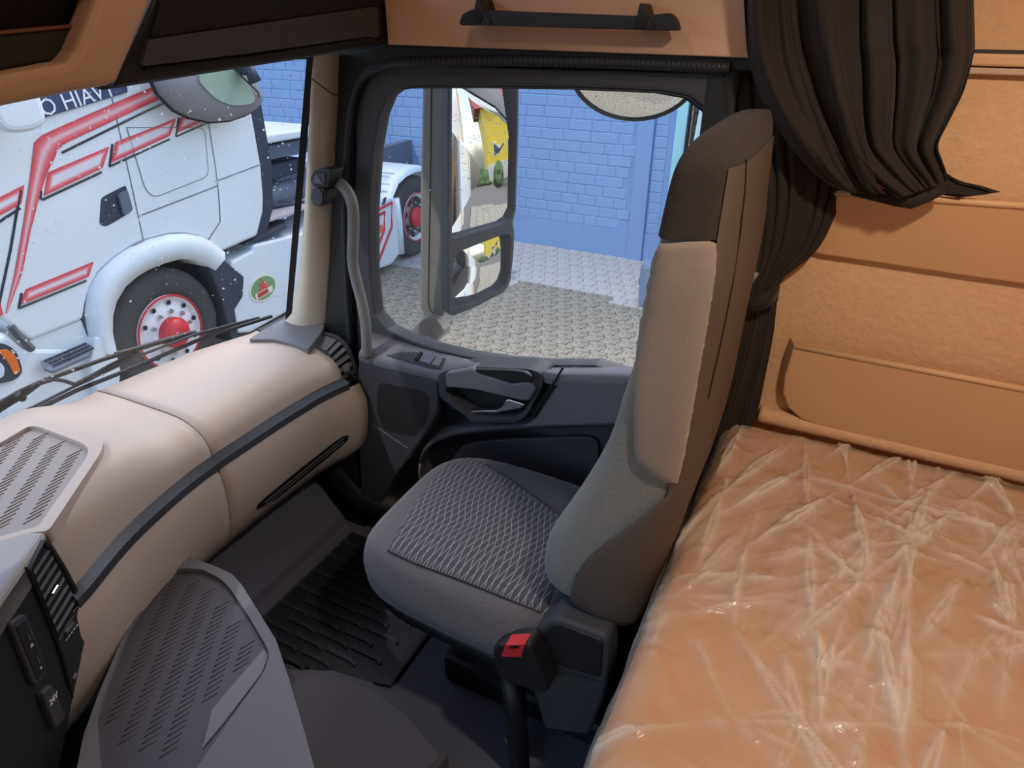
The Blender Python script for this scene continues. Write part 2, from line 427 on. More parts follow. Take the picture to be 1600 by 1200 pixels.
for p, dry in cand[:300]: piece('paver', me_pv if dry else me_pm, p, pave)
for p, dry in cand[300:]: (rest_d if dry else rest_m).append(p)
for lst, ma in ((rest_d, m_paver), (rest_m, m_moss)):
    src = paver_bm(); vs = [v.co.copy() for v in src.verts]; fs = [[v.index for v in f.verts] for f in src.faces]
    src.verts.index_update(); fs = [[v.index for v in f.verts] for f in src.faces]; src.free()
    V = []; F = []
    for p in lst:
        b = len(V); V += [(v+p)[:] for v in vs]; F += [[i+b for i in f] for f in fs]
    me = bpy.data.meshes.new('paving'); me.from_pydata(V, [], F); me.materials.append(ma); me.update()
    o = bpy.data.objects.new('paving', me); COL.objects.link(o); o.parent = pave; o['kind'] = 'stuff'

# ---- blue wall
bm = B(-14, -1.93, WY+.001, WY+.3, GZ-.05, 3.2)
wall = struct('wall_yard', bm, m_bluebase, 'blue painted wall of large bricks beyond the paved yard', 'wall')
obj('plinth', B(-14, -1.93, WY-.012, WY+.01, GZ-.03, -.80), m_bluebase, wall, bevel=.004)
obj('pilaster', B(-2.365, -2.175, WY-.05, WY+.01, GZ-.03, 3.2), m_bluebase, wall, bevel=.006)
CH = .128
LENS = [.17, .24, .30, .36]
def brick_bm(L):
    bm = bmesh.new(); h = CH-.007; c = .008
    back = [(0, .02, 0), (L, .02, 0), (L, .02, h), (0, .02, h)]
    mid = [(0, .001, 0), (L, .001, 0), (L, .001, h), (0, .001, h)]
    fr = [(c, -.004, c), (L-c, -.004, c), (L-c, -.004, h-c), (c, -.004, h-c)]
    loft([[Vector(p) for p in r] for r in (back, mid, fr)], True, False, True, bm); return bm
me_br = [mesh_of('brick', brick_bm(L-.007), m_blue) for L in LENS]
cand = []; rest = []
for j in range(30):
    z = -.80+j*CH; x = -13.9+rnd.uniform(0, .2)
    while x < -1.97:
        k = rnd.choices(range(4), (1, 3, 4, 3))[0]
        if x+LENS[k] > -1.95: k = 0
        if -2.40 < x+LENS[k] and x < -2.17:
            if x < -2.36: k = 0
            if x+LENS[k] > -2.36 and x < -2.18: x = -2.17; continue
        if x+LENS[k] > -1.93: break
        p = Vector((x, WY-rnd.uniform(0, .004), z))
        q = vis_px(p+Vector((.12, 0, .06)))
        seen = q and ((578 < q[0] < 1080 and 130 < q[1] < 400 and not 650 < q[0] < 800) or (380 < q[0] < 490 and 95 < q[1] < 255))
        (cand if seen else rest).append((p, k)); x += LENS[k]
cand.sort(key=lambda c: (c[0]-CAM).length)
for p, k in cand[:300]: piece('brick', me_br[k], p, wall)
V = []; F = []
for p, k in rest+cand[300:]:
    me = me_br[k]; b = len(V); V += [(v.co+p)[:] for v in me.vertices]; F += [[i+b for i in f.vertices] for f in me.polygons]
me = bpy.data.meshes.new('brickwork'); me.from_pydata(V, [], F); me.materials.append(m_blue); me.update()
o = bpy.data.objects.new('brickwork', me); COL.objects.link(o); o.parent = wall; o['kind'] = 'stuff'

# ---- door post, grey slat gate and pale panel right of the wall
t = thing('door_post', 'pale cyan door post at the end of the blue brick wall', 'door post', (-1.86, WY, GZ))
obj('post', B(-1.925, -1.80, WY-.06, WY+.12, GZ-.02, 2.6), m_cyan, t, bevel=.01)
obj('rebate', B(-1.80, -1.785, WY-.02, WY+.10, GZ-.02, 2.6), m_darkgrey, t)
t = thing('slat_gate', 'grey horizontal slat gate between cyan post and pale panel', 'gate', (-1.2, WY+.1, GZ))
me = mesh_of('slat', B(0, 2.2, 0, .02, 0, .10), M('gate_grey', (110, 112, 112), .6))
for k in range(28): piece('slat', me, (-1.78, WY+.10, GZ+.05+k*.115), t)
obj('frame_rail', B(-1.78, .45, WY+.125, WY+.16, GZ+.0, GZ+3.3), M('gate_frame', (84, 86, 88), .6), t)
t = thing('leaning_panel', 'pale grey-green panel leaning against the slat gate', 'panel', (-1.0, WY-.5, GZ))
pp = [at(1096, 120, y=WY-.35), at(1122, 120, y=WY-.35), at(1126, 260, y=WY-.35), at(1062, 262, y=WY-.35)]
lo = [Vector((pp[2].x+.05, WY-.75, GZ-.02)), Vector((pp[3].x+.12, WY-.75, GZ-.02))]
pl = [pp[0], pp[1]+Vector((.5, 0, 0)), lo[0]+Vector((.7, 0, 0)), lo[1]]
for p in pl[:2]: p.y = WY-.05
obj('sheet', slab([pl], Vector((0, .03, 0))), m_palegate, t, bevel=.01)
obj('edge_rib', T_([pl[0], pl[3]], .018, 8), m_palegate, t)

# ---- yellow house and hedge behind, seen in the mirrors
t = thing('yellow_house', 'yellow rendered house with red door reflected in the upper mirror', 'house', (18, 6, GZ))
obj('wall', B(17, 24, 3.2, 14, GZ, GZ+6), m_yellow, t)
obj('plinth_band', B(16.96, 17.0, 3.2, 14, GZ, GZ+1.0), M('cream_band', (224, 208, 190), .8), t)
for y in (4.2, 6.6, 9.0):
    w = obj('window', B(16.93, 17.0, y, y+1.1, GZ+1.6, GZ+3.0), m_print, t); obj('pane', B(16.91, 16.93, y+.08, y+1.02, GZ+1.68, GZ+2.92), m_glassdark, w)
obj('door', B(16.93, 17.0, 11.2, 12.2, GZ, GZ+2.1), m_red, t)
obj('roof', slab([[Vector((16.6, 2.8, GZ+6)), Vector((24.4, 2.8, GZ+6)), Vector((20.5, 2.8, GZ+8.2))]], Vector((0, 11.6, 0))), M('roof_red', (150, 70, 52), .8), t)
for k in range(7):
    bm = bmesh.new(); bmesh.ops.create_icosphere(bm, subdivisions=3, radius=.75)
    for v in bm.verts: v.co *= 1+.35*noise.noise(v.co*3+Vector((k*3, 0, 0)))
    bmesh.ops.translate(bm, verts=bm.verts, vec=(14.6+.4*math.sin(k*2.3), 2.6+k*2.1, GZ+.45))
    tag(obj('hedge_shrub', bm, m_leaf), 'round green shrub in front of the yellow house seen in the mirror', 'shrub', 'shrubs before the yellow house')

# ---- blue-grey bin by the wall
q = at(1005, 440, z=GZ+.25)
t = thing('yard_bin', 'rounded blue-grey plastic bin standing on the pale paving behind the seat', 'bin', (q.x+.1, q.y, GZ))
bm = bmesh.new()
rg = []
for z, s in ((GZ-.005, .86), (GZ+.04, .95), (GZ+.3, 1.0), (GZ+.44, 1.0), (GZ+.47, .93)):
    rg.append([Vector((q.x+.13+.16*s*math.copysign(abs(math.cos(a))**.6, math.cos(a)), q.y+.13*s*math.copysign(abs(math.sin(a))**.6, math.sin(a)), z)) for a in [2*math.pi*k/20 for k in range(20)]])
obj('tub', loft(rg, True, True, True), M('bin_bluegrey', (112, 132, 160), .5), t, smooth=False)
obj('latch', B(q.x-.04, q.x-.01, q.y-.04, q.y+.04, GZ+.22, GZ+.30), m_darkgrey, t, bevel=.005)

# ================================================================== WHITE TRUCK ACROSS THE YARD
TO = Vector((-4.65, 3.125, 0)); TE = Vector((-.0394, .9992, 0)).normalized(); TN = Vector((.9992, .0394, 0)).normalized()
def S(s, z, off=0.0): return TO+TE*s+Vector((0, 0, z))+TN*off
def Ssl(poly, off, d): return slab([[S(a, b, off) for a, b in poly]], TN*d)
truck = thing('white_tractor_truck', 'white tractor truck with red airbrushed stripes seen through the windscreen', 'truck', S(1.5, GZ, -1.25))
arch = [(.714, -.19), (.60, -.06), (.52, -.0), (.40, .055), (.25, .09), (.05, .10), (-.106, .084), (-.25, .045), (-.384, -.014), (-.48, -.10), (-.55, -.20), (-.60, -.297)]
cab_side = [(1.30, 2.55), (1.345, 1.4), (1.345, .414), (1.31, .15), (1.272, .02), (1.148, -.169)]+arch+[(-.983, -.303), (-1.10, -.10), (-1.26, .5), (-1.22, 1.0), (-1.05, 1.7), (-.80, 2.5)]
cab = obj('cab_body', Ssl(cab_side, 0, -2.45), m_white, truck, bevel=.03, seg=3)
# dark gap strip behind the cab
obj('cab_rear_seal', Ssl([(1.36, 2.5), (1.50, 2.5), (1.52, .4), (1.45, .02), (1.30, -.20), (1.17, -.20), (1.29, .02), (1.36, .42)], -.05, -2.2), m_darkgrey, truck)
win = obj('side_window', Ssl([(-.70, .99), (.20, 1.12), (.22, 1.75), (-.55, 1.75)], .012, -.02), m_glassdark, truck, bevel=.006)
obj('window_band', Ssl([(-.54, 1.005), (.19, 1.112), (.19, 1.25), (-.54, 1.16)], .016, -.006), M('navy_sticker', (52, 66, 100), .4), truck)
text('window_lettering', 'O HIAVT', .14, m_print, frame4(S(-.18, 1.105, .018), TE+Vector((0, 0, .145)), Vector((0, 0, 1))), truck)
def seam(pts, w=.006, off=.003):
    P = [S(a, b, off) for a, b in pts]; return T_(P, w*.5, 5)
m_seam = M('panel_gap', (104, 110, 116), .7)
obj('door_gap', seam([(.07, 1.1), (.04, .5), (.015, .10), (-.08, .09)]), m_seam, truck)
obj('side_gap', seam([(.039, .285), (.35, .31), (.814, .348), (.79, .2), (.76, .06), (.60, -.05)], .009), m_seam, truck)
obj('rear_corner_gap', seam([(.86, 1.15), (.85, .8), (.83, .5), (.814, .35)]), m_seam, truck)
obj('side_crease', seam([(.80, .385), (1.34, .43)], .008), m_seam, truck)
obj('side_hatch', Ssl(roundpoly([(.12, .89), (.80, .80), (.74, .44), (.20, .385), (.14, .45)], .06), .004, -.006), m_white, truck)
obj('hatch_gap', seam([p[:] for p in roundpoly([(.12, .89), (.80, .80), (.74, .44), (.20, .385), (.14, .45), (.12, .89)], .06)], .005, .005), m_seam, truck)
hd = obj('door_handle', Ssl(roundpoly([(-.285, .30), (-.22, .46), (-.20, .475), (-.01, .515), (-.005, .50), (-.015, .335), (-.03, .325), (-.24, .275)], .03), .004, -.004), m_darkgrey, truck)
obj('grip', Ssl(roundpoly([(-.10, .47), (-.02, .49), (-.02, .345), (-.10, .32)], .02), .03, -.02), M('grip_bluegrey', (96, 106, 124), .4), hd)
# stripes
def inset_stripe(name, poly, k=.038):
    """flat decal whose U coordinate grows from the edge to the middle"""
    P = [Vector(p) for p in poly]; c = sum(P, Vector((0, 0)))/len(P)
    n = len(P); ins = []
    for i in range(n):
        a, b, d = P[i-1], P[i], P[(i+1) % n]
        e1 = (b-a).normalized(); e2 = (d-b).normalized(); n1 = Vector((-e1.y, e1.x)); n2 = Vector((-e2.y, e2.x))
        if n1.dot(c-b) < 0: n1 = -n1
        if n2.dot(c-b) < 0: n2 = -n2
        h = (n1+n2)/max(.35, 1+n1.dot(n2)); ins.append(b+h*k)
    bm = bmesh.new(); uv = bm.loops.layers.uv.new('UVMap')
    A = [bm.verts.new(S(p.x, p.y, .0055)) for p in P]; I = [bm.verts.new(S(p.x, p.y, .0055)) for p in ins]; D = [bm.verts.new(S(p.x, p.y, .001)) for p in P]
    for i in range(n):
        j = (i+1) % n; f = bm.faces.new((A[i], A[j], I[j], I[i]))
        for lp in f.loops: lp[uv].uv = (0 if lp.vert in A else 1, 0)
        bm.faces.new((D[i], D[j], A[j], A[i]))
    f = bm.faces.new(I)
    for lp in f.loops: lp[uv].uv = (1, 0)
    return obj(name, bm, m_stripe, truck)
m_ink = M('black_pinstripe', (44, 44, 52), .4)
stripes = [
    None,
    ([(-.518, .700), (-.052, .787), (-.142, .661), (-.592, .566)], 0),
    ([(.006, .808), (.552, .90), (.462, .788), (-.07, .683)], 0),
    ([(.60, .905), (.98, .97), (.90, .87), (.53, .80)], 0),
    ([(-1.10, .55), (-.688, .655), (-.743, .551), (-1.15, .44)], 0),
    ([(-.898, .035), (-.408, .070), (-.474, -.018), (-.965, -.048)], 0),
    ([(-1.20, .0), (-1.07, .012), (-1.08, -.07), (-1.2, -.085)], 0)]
# main swoosh: a band along its bend, pale in the middle
sw_ = [((.80, 1.215), (.86, 1.145)), ((.222, 1.088), (.306, 1.012)), ((-.20, .990), (-.13, .905)), ((-.40, .942), (-.34, .855)), ((-.49, .918), (-.41, .825)), ((-.545, .885), (-.452, .772)), ((-.585, .80), (-.525, .70)), ((-.66, .65), (-.62, .57)), ((-.78, .42), (-.745, .38)), ((-.93, .15), (-.885, .14)), ((-1.065, -.07), (-1.055, -.07))]
bm = bmesh.new(); uv = bm.loops.layers.uv.new('UVMap'); cols = []
for p, q in sw_:
    p, q = Vector(p), Vector(q); cols.append([(bm.verts.new(S(*p.lerp(q, t), .0055)), u) for t, u in ((0, 0), (.25, .5), (.5, .85), (.75, .5), (1, 0))])
for c0, c1 in zip(cols, cols[1:]):
    for k in range(4):
        f = bm.faces.new((c0[k][0], c0[k+1][0], c1[k+1][0], c1[k][0])); uu = {c0[k][0]: c0[k][1], c0[k+1][0]: c0[k+1][1], c1[k+1][0]: c1[k+1][1], c1[k][0]: c1[k][1]}
        for lp in f.loops: lp[uv].uv = (uu[lp.vert], 0)
obj('stripe', bm, m_stripe, truck)
for poly, k in stripes[1:]: inset_stripe('stripe', poly)
for pts in ([(-.39, .80), (.30, .975), (.86, 1.11)], [(-.61, .545), (-.16, .635)], [(-.09, .66), (.45, .765)], [(-.09, .66), (-.02, .80)], [(-.62, .55), (-.60, .60)], [(.51, .775), (.90, .845)], [(.51, .775), (.58, .90)], [(-.72, .63), (-.90, .30), (-1.08, .0)], [(-1.1, .41), (-.76, .525)], [(-.98, -.066), (-.50, -.04)], [(-.98, -.066), (-.93, .02)]):
    obj('pinstripe', seam(pts, .016, .002), m_ink, truck)
# wheel arch, fender
outer = [(-.60, -.55), (-.595, -.40), (-.57, -.25), (-.50, -.11), (-.384, -.014), (-.25, .045), (-.106, .084), (.05, .10), (.25, .09), (.40, .055), (.52, -.0), (.60, -.06), (.72, -.19)]
inner = [(-.475, -.62), (-.46, -.45), (-.42, -.33), (-.36, -.24), (-.26, -.16), (-.15, -.12), (-.045, -.10), (.10, -.095), (.25, -.105), (.36, -.14), (.45, -.20), (.50, -.245), (.56, -.30)]
rings = []
for (a, b), (c, d) in zip(outer, inner):
    rings.append([S(a, b, -.02), S(a, b, .03), S(a+(c-a)*.35, b+(d-b)*.35, .075), S(c, d, .05), S(c, d, -.3)])
obj('front_fender', loft(rings, False), m_whiteplastic, truck, smooth=True)
obj('fender_front_panel', Ssl([(-.595, -.42), (-.47, -.47), (-.49, -.75), (-.60, -.98), (-.72, -.98), (-.70, -.6)], .06, -.25), m_whiteplastic, truck, bevel=.02)
obj('wheel_well', Ssl([(p[0], p[1]) for p in inner]+[(.62, -.95), (-.5, -.95)], -.28, -.05), m_void, truck)
obj('mud_flap', Ssl([(.50, -.20), (.66, -.22), (.86, -.45), (.80, -.62), (.68, -.70), (.66, -.98), (.58, -.98), (.56, -.55)], .05, -.3), m_darkgrey, truck, bevel=.02)
def wheel(s, z, r, off, rear):
    w = thing_part = bmesh.new()
    c = S(s, z, off)
    lathe(w, [(r*.58, -.28), (r*.9, -.29), (r, -.25), (r, -.06), (r*.97, -.02), (r*.90, .0), (r*.72, .006), (r*.60, -.005), (r*.58, -.03)], c, TN, 40)
    ty = obj('tyre', w, m_tire, truck, smooth=True)
    bm = bmesh.new()
    if not rear:
        lathe(bm, [(r*.585, -.03), (r*.60, .0), (r*.58, .012), (r*.54, .0), (r*.52, -.02), (r*.44, -.005), (r*.30, .02), (r*.10, .02)], c, TN, 36)
    else:
        lathe(bm, [(r*.585, -.03), (r*.60, .0), (r*.575, .01), (r*.55, -.01), (r*.50, -.03), (r*.34, -.04), (r*.1, -.04)], c, TN, 36)
    rm = obj('rim', bm, m_wheelwhite, truck, smooth=True)
    bm = bmesh.new(); tube(bm, [c+TN*.012+(Vector((0, 0, 1))*math.cos(a)+TE*math.sin(a))*r*.585 for a in [2*math.pi*k/36 for k in range(37)]], .009, 6); obj('red_ring', bm, m_red, truck)
    bm = bmesh.new(); h0 = .02 if not rear else -.04
    lathe(bm, [(r*.25, h0-.01), (r*.25, h0+.05), (r*.20, h0+.085), (r*.12, h0+.10), (r*.05, h0+.10)], c, TN, 24); obj('hub_cap', bm, m_red, truck, smooth=True)
    bm0 = bmesh.new(); lathe(bm0, [(.018, 0), (.018, .02), (.012, .035), (.004, .036)], Vector((0, 0, 0)), TN, 8); me_n = mesh_of('wheel_nut', bm0, m_chrome)
    bm0 = bmesh.new(); lathe(bm0, [(.020, 0), (.020, .004)], Vector((0, 0, 0)), TN, 10); me_h = mesh_of('rim_hole', bm0, m_void)
    for k in range(10):
        a = 2*math.pi*k/10+.2; d = Vector((0, 0, 1))*math.cos(a)+TE*math.sin(a)
        piece('wheel_nut', me_n, c+d*r*.345+TN*(h0-.006), truck)
        if not rear:
            for kk in (0,): piece('rim_hole', me_h, c+d*r*.475+TN*.006, truck)
    if rear:
        bm0 = bmesh.new(); lathe(bm0, [(.045, 0), (.045, .004)], Vector((0, 0, 0)), TN, 14); me_b = mesh_of('rim_hole', bm0, m_void)
        for k in range(8):
            a = 2*math.pi*k/8+.3; d = Vector((0, 0, 1))*math.cos(a)+TE*math.sin(a); piece('rim_hole', me_b, c+d*r*.43+TN*(-.032), truck)
wheel(.04, -.655, .505, -.005, False)
wheel(3.86, -.655, .505, -.02, True)
# front lower corner: headlight, step, bumper
obj('bumper', Ssl([(-1.02, -.33), (-.60, -.52), (-.60, -.98), (-1.30, -.98), (-1.32, -.30), (-1.2, -.18), (-1.08, -.2)], -.01, -2.3), m_white, truck, bevel=.04, seg=3)
obj('step_recess', Ssl([(-.98, -.30), (-.61, -.30), (-.60, -.52), (-.98, -.50)], -.02, -.05), m_whiteplastic, truck)
st = obj('step_grille', slab([[S(-.99, -.44, .03), S(-.66, -.44, .03), S(-.64, -.47, .06), S(-.70, -.51, .09), S(-.97, -.51, .09), S(-1.0, -.48, .06)]], Vector((0, 0, -.02))), m_steel, truck)
bm = B(0, .012, -.012, .012, 0, .012); me = mesh_of('stud', bm, m_darkgrey)
for i in range(9):
    for j in range(3): piece('stud', me, S(-.95+i*.034+.01*j, -.452-.018*j, .035+.018*j), st)
hl = obj('headlight', Ssl(roundpoly([(-1.34, -.20), (-1.14, -.24), (-1.09, -.32), (-1.10, -.47), (-1.16, -.50), (-1.34, -.46)], .04), .012, -.05), m_darkgrey, truck)
obj('indicator_lens', Ssl(roundpoly([(-1.20, -.265), (-1.14, -.285), (-1.11, -.34), (-1.115, -.455), (-1.16, -.465), (-1.165, -.36)], .012), .02, -.012), m_orange, hl, bevel=.004)
obj('lamp_lens', Ssl(roundpoly([(-1.34, -.29), (-1.23, -.31), (-1.19, -.38), (-1.22, -.45), (-1.34, -.43)], .03), .02, -.012), m_headlight, hl, bevel=.004)
obj('door_lower_gap', seam([(-1.06, -.16), (-1.04, -.24), (-1.0, -.33), (-.985, -.36)], .05, -.01), M('gap_brown', (92, 92, 94), .7), truck)
obj('fender_marker', Ssl([(-.555, -.47), (-.535, -.47), (-.545, -.60), (-.565, -.60)], .068, -.02), m_orange, truck)
# side skirt and tank
obj('side_skirt', Ssl([(.80, -.30), (1.06, -.28), (1.08, -.235), (1.78, -.30), (2.6, -.24), (2.6, -.95), (.84, -1.0), (.70, -.95), (.70, -.45)], .0, -.5), m_white, truck, bevel=.02)
obj('skirt_step', slab([[S(1.0, -.215, -.02), S(1.55, -.20, -.02), S(1.72, -.20, -.2), S(1.60, -.20, -.45), S(1.0, -.215, -.45)]], Vector((0, 0, .02))), m_darkgrey, truck)
stk = obj('round_sticker', Ssl([(1.09+.175*math.cos(a), -.645+.125*math.sin(a)+.0*math.cos(a)) for a in [2*math.pi*k/28 for k in range(28)]], .006, -.004), m_stickcream, truck)
obj('sticker_field', Ssl([(1.09+.155*math.cos(a), -.645+.107*math.sin(a)) for a in [2*math.pi*k/28 for k in range(28)]], .009, -.004), m_stickgreen, stk)
obj('sticker_figure', Ssl([(1.0, -.655), (1.04, -.63), (1.05, -.575), (1.065, -.60), (1.10, -.585), (1.06, -.545), (1.07, -.54), (1.13, -.60), (1.16, -.625), (1.14, -.66)], .011, -.003), m_stickred, stk)
bx = obj('sticker_banner', Ssl([(.975, -.67), (1.20, -.655), (1.20, -.71), (.98, -.725)], .012, -.003), m_stickcream, stk)
obj('sticker_banner_fill', Ssl([(1.0, -.672), (1.14, -.662), (1.14, -.705), (1.0, -.716)], .0135, -.002), m_stickred, stk)
ink = M('sticker_ink', (140, 30, 36), .5)
for k in range(7): obj('sticker_mark', T_([S(1.012+k*.02, -.681+k*.0015, .0145), S(1.016+k*.02, -.703+k*.0015+.006*(k % 2), .0145)], .003, 5), ink, stk)
obj('skirt_latch', Ssl(roundpoly([(1.25, -.60), (1.34, -.63), (1.34, -.80), (1.18, -.76)], .03), .004, -.006), m_whiteplastic, truck)
obj('skirt_marker', Ssl([(1.78, -.36), (1.88, -.37), (1.88, -.43), (1.78, -.42)], .008, -.02), m_orange, truck)
# rear skirt and rear fender
obj('rear_skirt', Ssl([(2.6, -.22), (3.40, -.30), (3.40, -1.0), (3.2, -1.08), (2.6, -1.02)], .0, -.5), m_white, truck, bevel=.03)
obj('skirt_edge_post', T_([S(3.40, -.32, -.01), S(3.43, -.6, -.01), S(3.42, -1.0, -.01)], .05, 10), m_white, truck, smooth=True)
ring1 = [(3.24, -.62), (3.26, -.45), (3.34, -.25), (3.48, -.12), (3.66, -.07), (3.86, -.055), (4.06, -.07), (4.24, -.13), (4.38, -.26), (4.46, -.45), (4.48, -.62)]
rings = [[S(a, b-.05, .0), S(a, b, -.02), S(a+(3.86-a)*.03, b+.012, -.06), S(a+(3.86-a)*.03, b+.012, -.60), S(a, b-.05, -.62)] for a, b in ring1]
obj('rear_fender', loft(rings, False), m_whiteplastic, truck, smooth=True)
for k in range(5): obj('fender_rib', T_([S(3.66-.09*k, -.06-.012*k*k*.5, -.12), S(3.66-.09*k, -.06-.012*k*k*.5, -.55)], .012, 6), m_whiteplastic, truck)
obj('marker_lamp', Ssl([(2.95, -.54), (3.07, -.55), (3.07, -.64), (2.95, -.63)], .01, -.02), m_orange, truck)
for pts in ([(2.6, -.40), (3.30, -.345), (3.26, -.62), (2.85, -1.03)], [(2.6, -.47), (3.14, -.42), (3.10, -.62), (2.72, -1.0)]): obj('skirt_pinstripe', seam(pts, .035, .003), m_red, truck)
obj('skirt_lettering_bar', Ssl([(3.15, -.26), (3.20, -.26), (3.16, -.33), (3.10, -.33)], .008, -.005), m_darkgrey, truck)
# chassis between cab and rear axle
obj('chassis_frame', Ssl([(1.3, .06), (5.4, .06), (5.4, -.26), (1.3, -.26)], -.75, -.1), m_steel, truck)
obj('air_hose_rack', Ssl([(1.45, .50), (2.5, .46), (2.5, .34), (1.45, .36)], -.35, -.5), m_steel, truck, bevel=.01)
obj('rack_tray', Ssl([(1.45, .62), (2.7, .56), (2.7, .50), (1.45, .53)], -.25, -1.2), m_whiteplastic, truck, bevel=.02)
obj('silencer_box', Ssl([(1.5, .30), (2.4, .28), (2.4, .14), (1.5, .14)], -.42, -.6), m_darkgrey, truck, bevel=.02)
obj('air_tank', T_([S(1.5, -.02, -.45), S(2.4, -.02, -.45)], .12, 16), m_steel, truck, smooth=True)
obj('deck_plate', slab([[S(1.35, -.12, -.1), S(2.6, -.12, -.1), S(2.6, -.12, -1.2), S(1.35, -.12, -1.2)]], Vector((0, 0, .02))), M('deck_pale', (188, 182, 186), .6, var=.1), truck)
obj('deck_bar', T_([S(1.45, -.07, -.3), S(1.7, -.06, -.35), S(2.0, -.10, -.25), S(2.2, -.10, -.2)], .022, 8), m_darkgrey, truck, smooth=True)
obj('far_fender', T_([S(1.55, .72, -1.5), S(2.0, .72, -1.55), S(2.4, .60, -1.6)], .13, 12), m_whiteplastic, truck, smooth=True)
obj('far_side_skirt', Ssl([(1.4, -.2), (5.2, -.2), (5.2, -1.0), (1.4, -1.0)], -1.98, -.45), m_white, truck)
# its wide-angle mirror over the door
mp = [(.27, 1.20), (.30, 1.10), (.40, .985), (.52, .92), (.70, .868), (.90, .855), (1.08, .875), (1.20, .905), (1.28, .96), (1.29, 1.0), (1.24, 1.12), (1.15, 1.22), (.95, 1.33), (.6, 1.36), (.38, 1.30)]
cx = sum(p[0] for p in mp)/len(mp); cz = sum(p[1] for p in mp)/len(mp)
rings = [[S(cx+(a-cx)*k*1.0, cz+(b-cz)*k, o+.16) for a, b in mp] for k, o in ((1, 0), (1.0, .03), (.95, .06), (.8, .09), (.5, .11), (.1, .12))]
mg = M('mirror_cover_grey', (128, 124, 126), .5, var=.03)
mr = obj('mirror_cover', loft(rings, True, True, True), mg, truck, smooth=True)
obj('mirror_rim', T_([S(a, b, .165) for a, b in mp+[mp[0]]], .016, 6), m_black, mr)
mm = [(.60, 1.20), (.68, 1.06), (.82, .985), (.98, .965), (1.10, .985), (1.06, 1.10), (.96, 1.22)]
obj('mirror_pane', slab([[S(a, b, .285) for a, b in smoothloop(mm, 3)]], TN*-.1), M('mirror_green', (150, 170, 150), .15, var=.06), mr)
obj('mirror_split', T_([S(1.285, .965, .17), S(1.10, 1.05, .33), S(.9, 1.2, .36), S(.8, 1.33, .3)], .006, 5), m_black, mr)
obj('mirror_arm', T_([S(1.0, 1.25, .05), S(1.0, 1.22, .38), S(1.02, 1.13, .40)], .05, 10), m_darkgrey, mr, smooth=True)
pm = [(-.80, .98), (-.62, .96), (-.50, 1.0), (-.52, 1.5), (-.80, 1.5)]
o = obj('near_mirror_housing', slab([[S(a-.12, b+.03, .35) for a, b in roundpoly(pm, .1)]], TN*-.18), m_white, truck, bevel=.04, seg=3)
obj('near_mirror_arm', T_([S(-.75, 1.1, .25), S(-.70, 1.1, .0)], .03, 8), m_darkgrey, o)

# ================================================================== CAB SHELL
DY = 1.45       # inner face of the passenger door
SW = 1.58       # bunk end wall
CEIL = 2.16
struct('floor', B(-1.62, .64, -1.0, 1.56, -.05, 0), m_carpet, 'dark grey carpeted cab floor under the passenger seat', 'floor')
struct('ceiling', B(-1.62, .66, -1.05, 1.66, CEIL, CEIL+.06), m_salmon, 'beige cab ceiling lining above the bunk and seats', 'ceiling')
struct('wall_rear', B(.62, .68, -1.05, 1.66, -.4, CEIL), m_suede, 'tan suede rear wall behind the bunk', 'wall')
# driver side: wall with the open doorway that lets the daylight in
bm = bmesh.new(); box(bm, -.20, .62, -1.05, -1.0, -.4, CEIL); box(bm, -1.35, -.20, -1.05, -1.0, 1.62, CEIL); box(bm, -1.62, -1.35, -1.05, -1.0, -.4, CEIL)
struct('wall_left', bm, m_beige, 'beige driver-side wall with the doorway standing open', 'wall')
# bunk end wall (passenger side), white outside
xb0 = -.235
wr = struct('wall_right', B(xb0, .62, SW, SW+.03, -.4, CEIL), m_suede, 'tan suede wall at the passenger end of the bunk', 'wall')
struct('trim_cab_skin', B(xb0, 1.0, SW+.03, SW+.07, -.75, CEIL+.35), m_white, 'white painted outer skin of the cab behind the door', 'panel', bevel=.01)
struct('trim_roof_edge', B(-1.35, xb0, 1.585, 1.65, 1.56, CEIL+.35), m_white, 'white painted roof edge above the passenger door outside', 'panel', bevel=.01)
# header panel over the door with a crisp lower edge
h0 = at(606, 70, y=1.44); h1 = at(1172, 88, y=1.44)
zb = (h0.z+h1.z)/2
hp = [Vector((h0.x, 1.44, h0.z)), Vector((h1.x+.12, 1.44, h1.z-.004)), Vector((h1.x+.12, 1.44, CEIL)), Vector((h0.x, 1.44, CEIL))]
struct('wall_header', slab([hp], Vector((0, .03, 0))), m_salmon, 'beige lining panel above the passenger door carrying the black grab handle', 'wall', bevel=.003)
struct('wall_header_core', B(-1.35, xb0, 1.478, 1.585, 1.50, CEIL), m_black, 'black roof rail above the passenger door', 'wall')
# black trim between the header panel and the door opening
tl = [(526, 86), (606, 69), (890, 78), (1180, 87), (1180, 112), (900, 104), (640, 101), (600, 108), (572, 124), (556, 160), (548, 230), (543, 330), (545, 430), (552, 560), (524, 575), (506, 540), (512, 450), (518, 350), (523, 250), (528, 150)]
struct('trim_door_opening', slabY(tl, 1.452, .05), m_black, 'black trim around the passenger door opening', 'trim', bevel=.004)
sp = smoothloop([(549, 560), (541, 430), (538, 330), (542, 230), (550, 160), (568, 120), (598, 104), (640, 97), (800, 95), (980, 99), (1140, 106)], 5, False)
seal = struct('trim_door_seal', T_([at(p.x, p.y, y=1.447) for p in sp], .011, 8), m_rubber, 'ribbed black rubber seal around the door opening', 'seal', smooth=True)
bm = B(-.0013, .0013, -.0015, .004, -.008, .008); me = mesh_of('seal_rib', bm, m_black)
for k in range(62):
    p = at(640+k*8, 95.5+max(0, k-20)*.2, y=1.437); piece('seal_rib', me, p, seal)

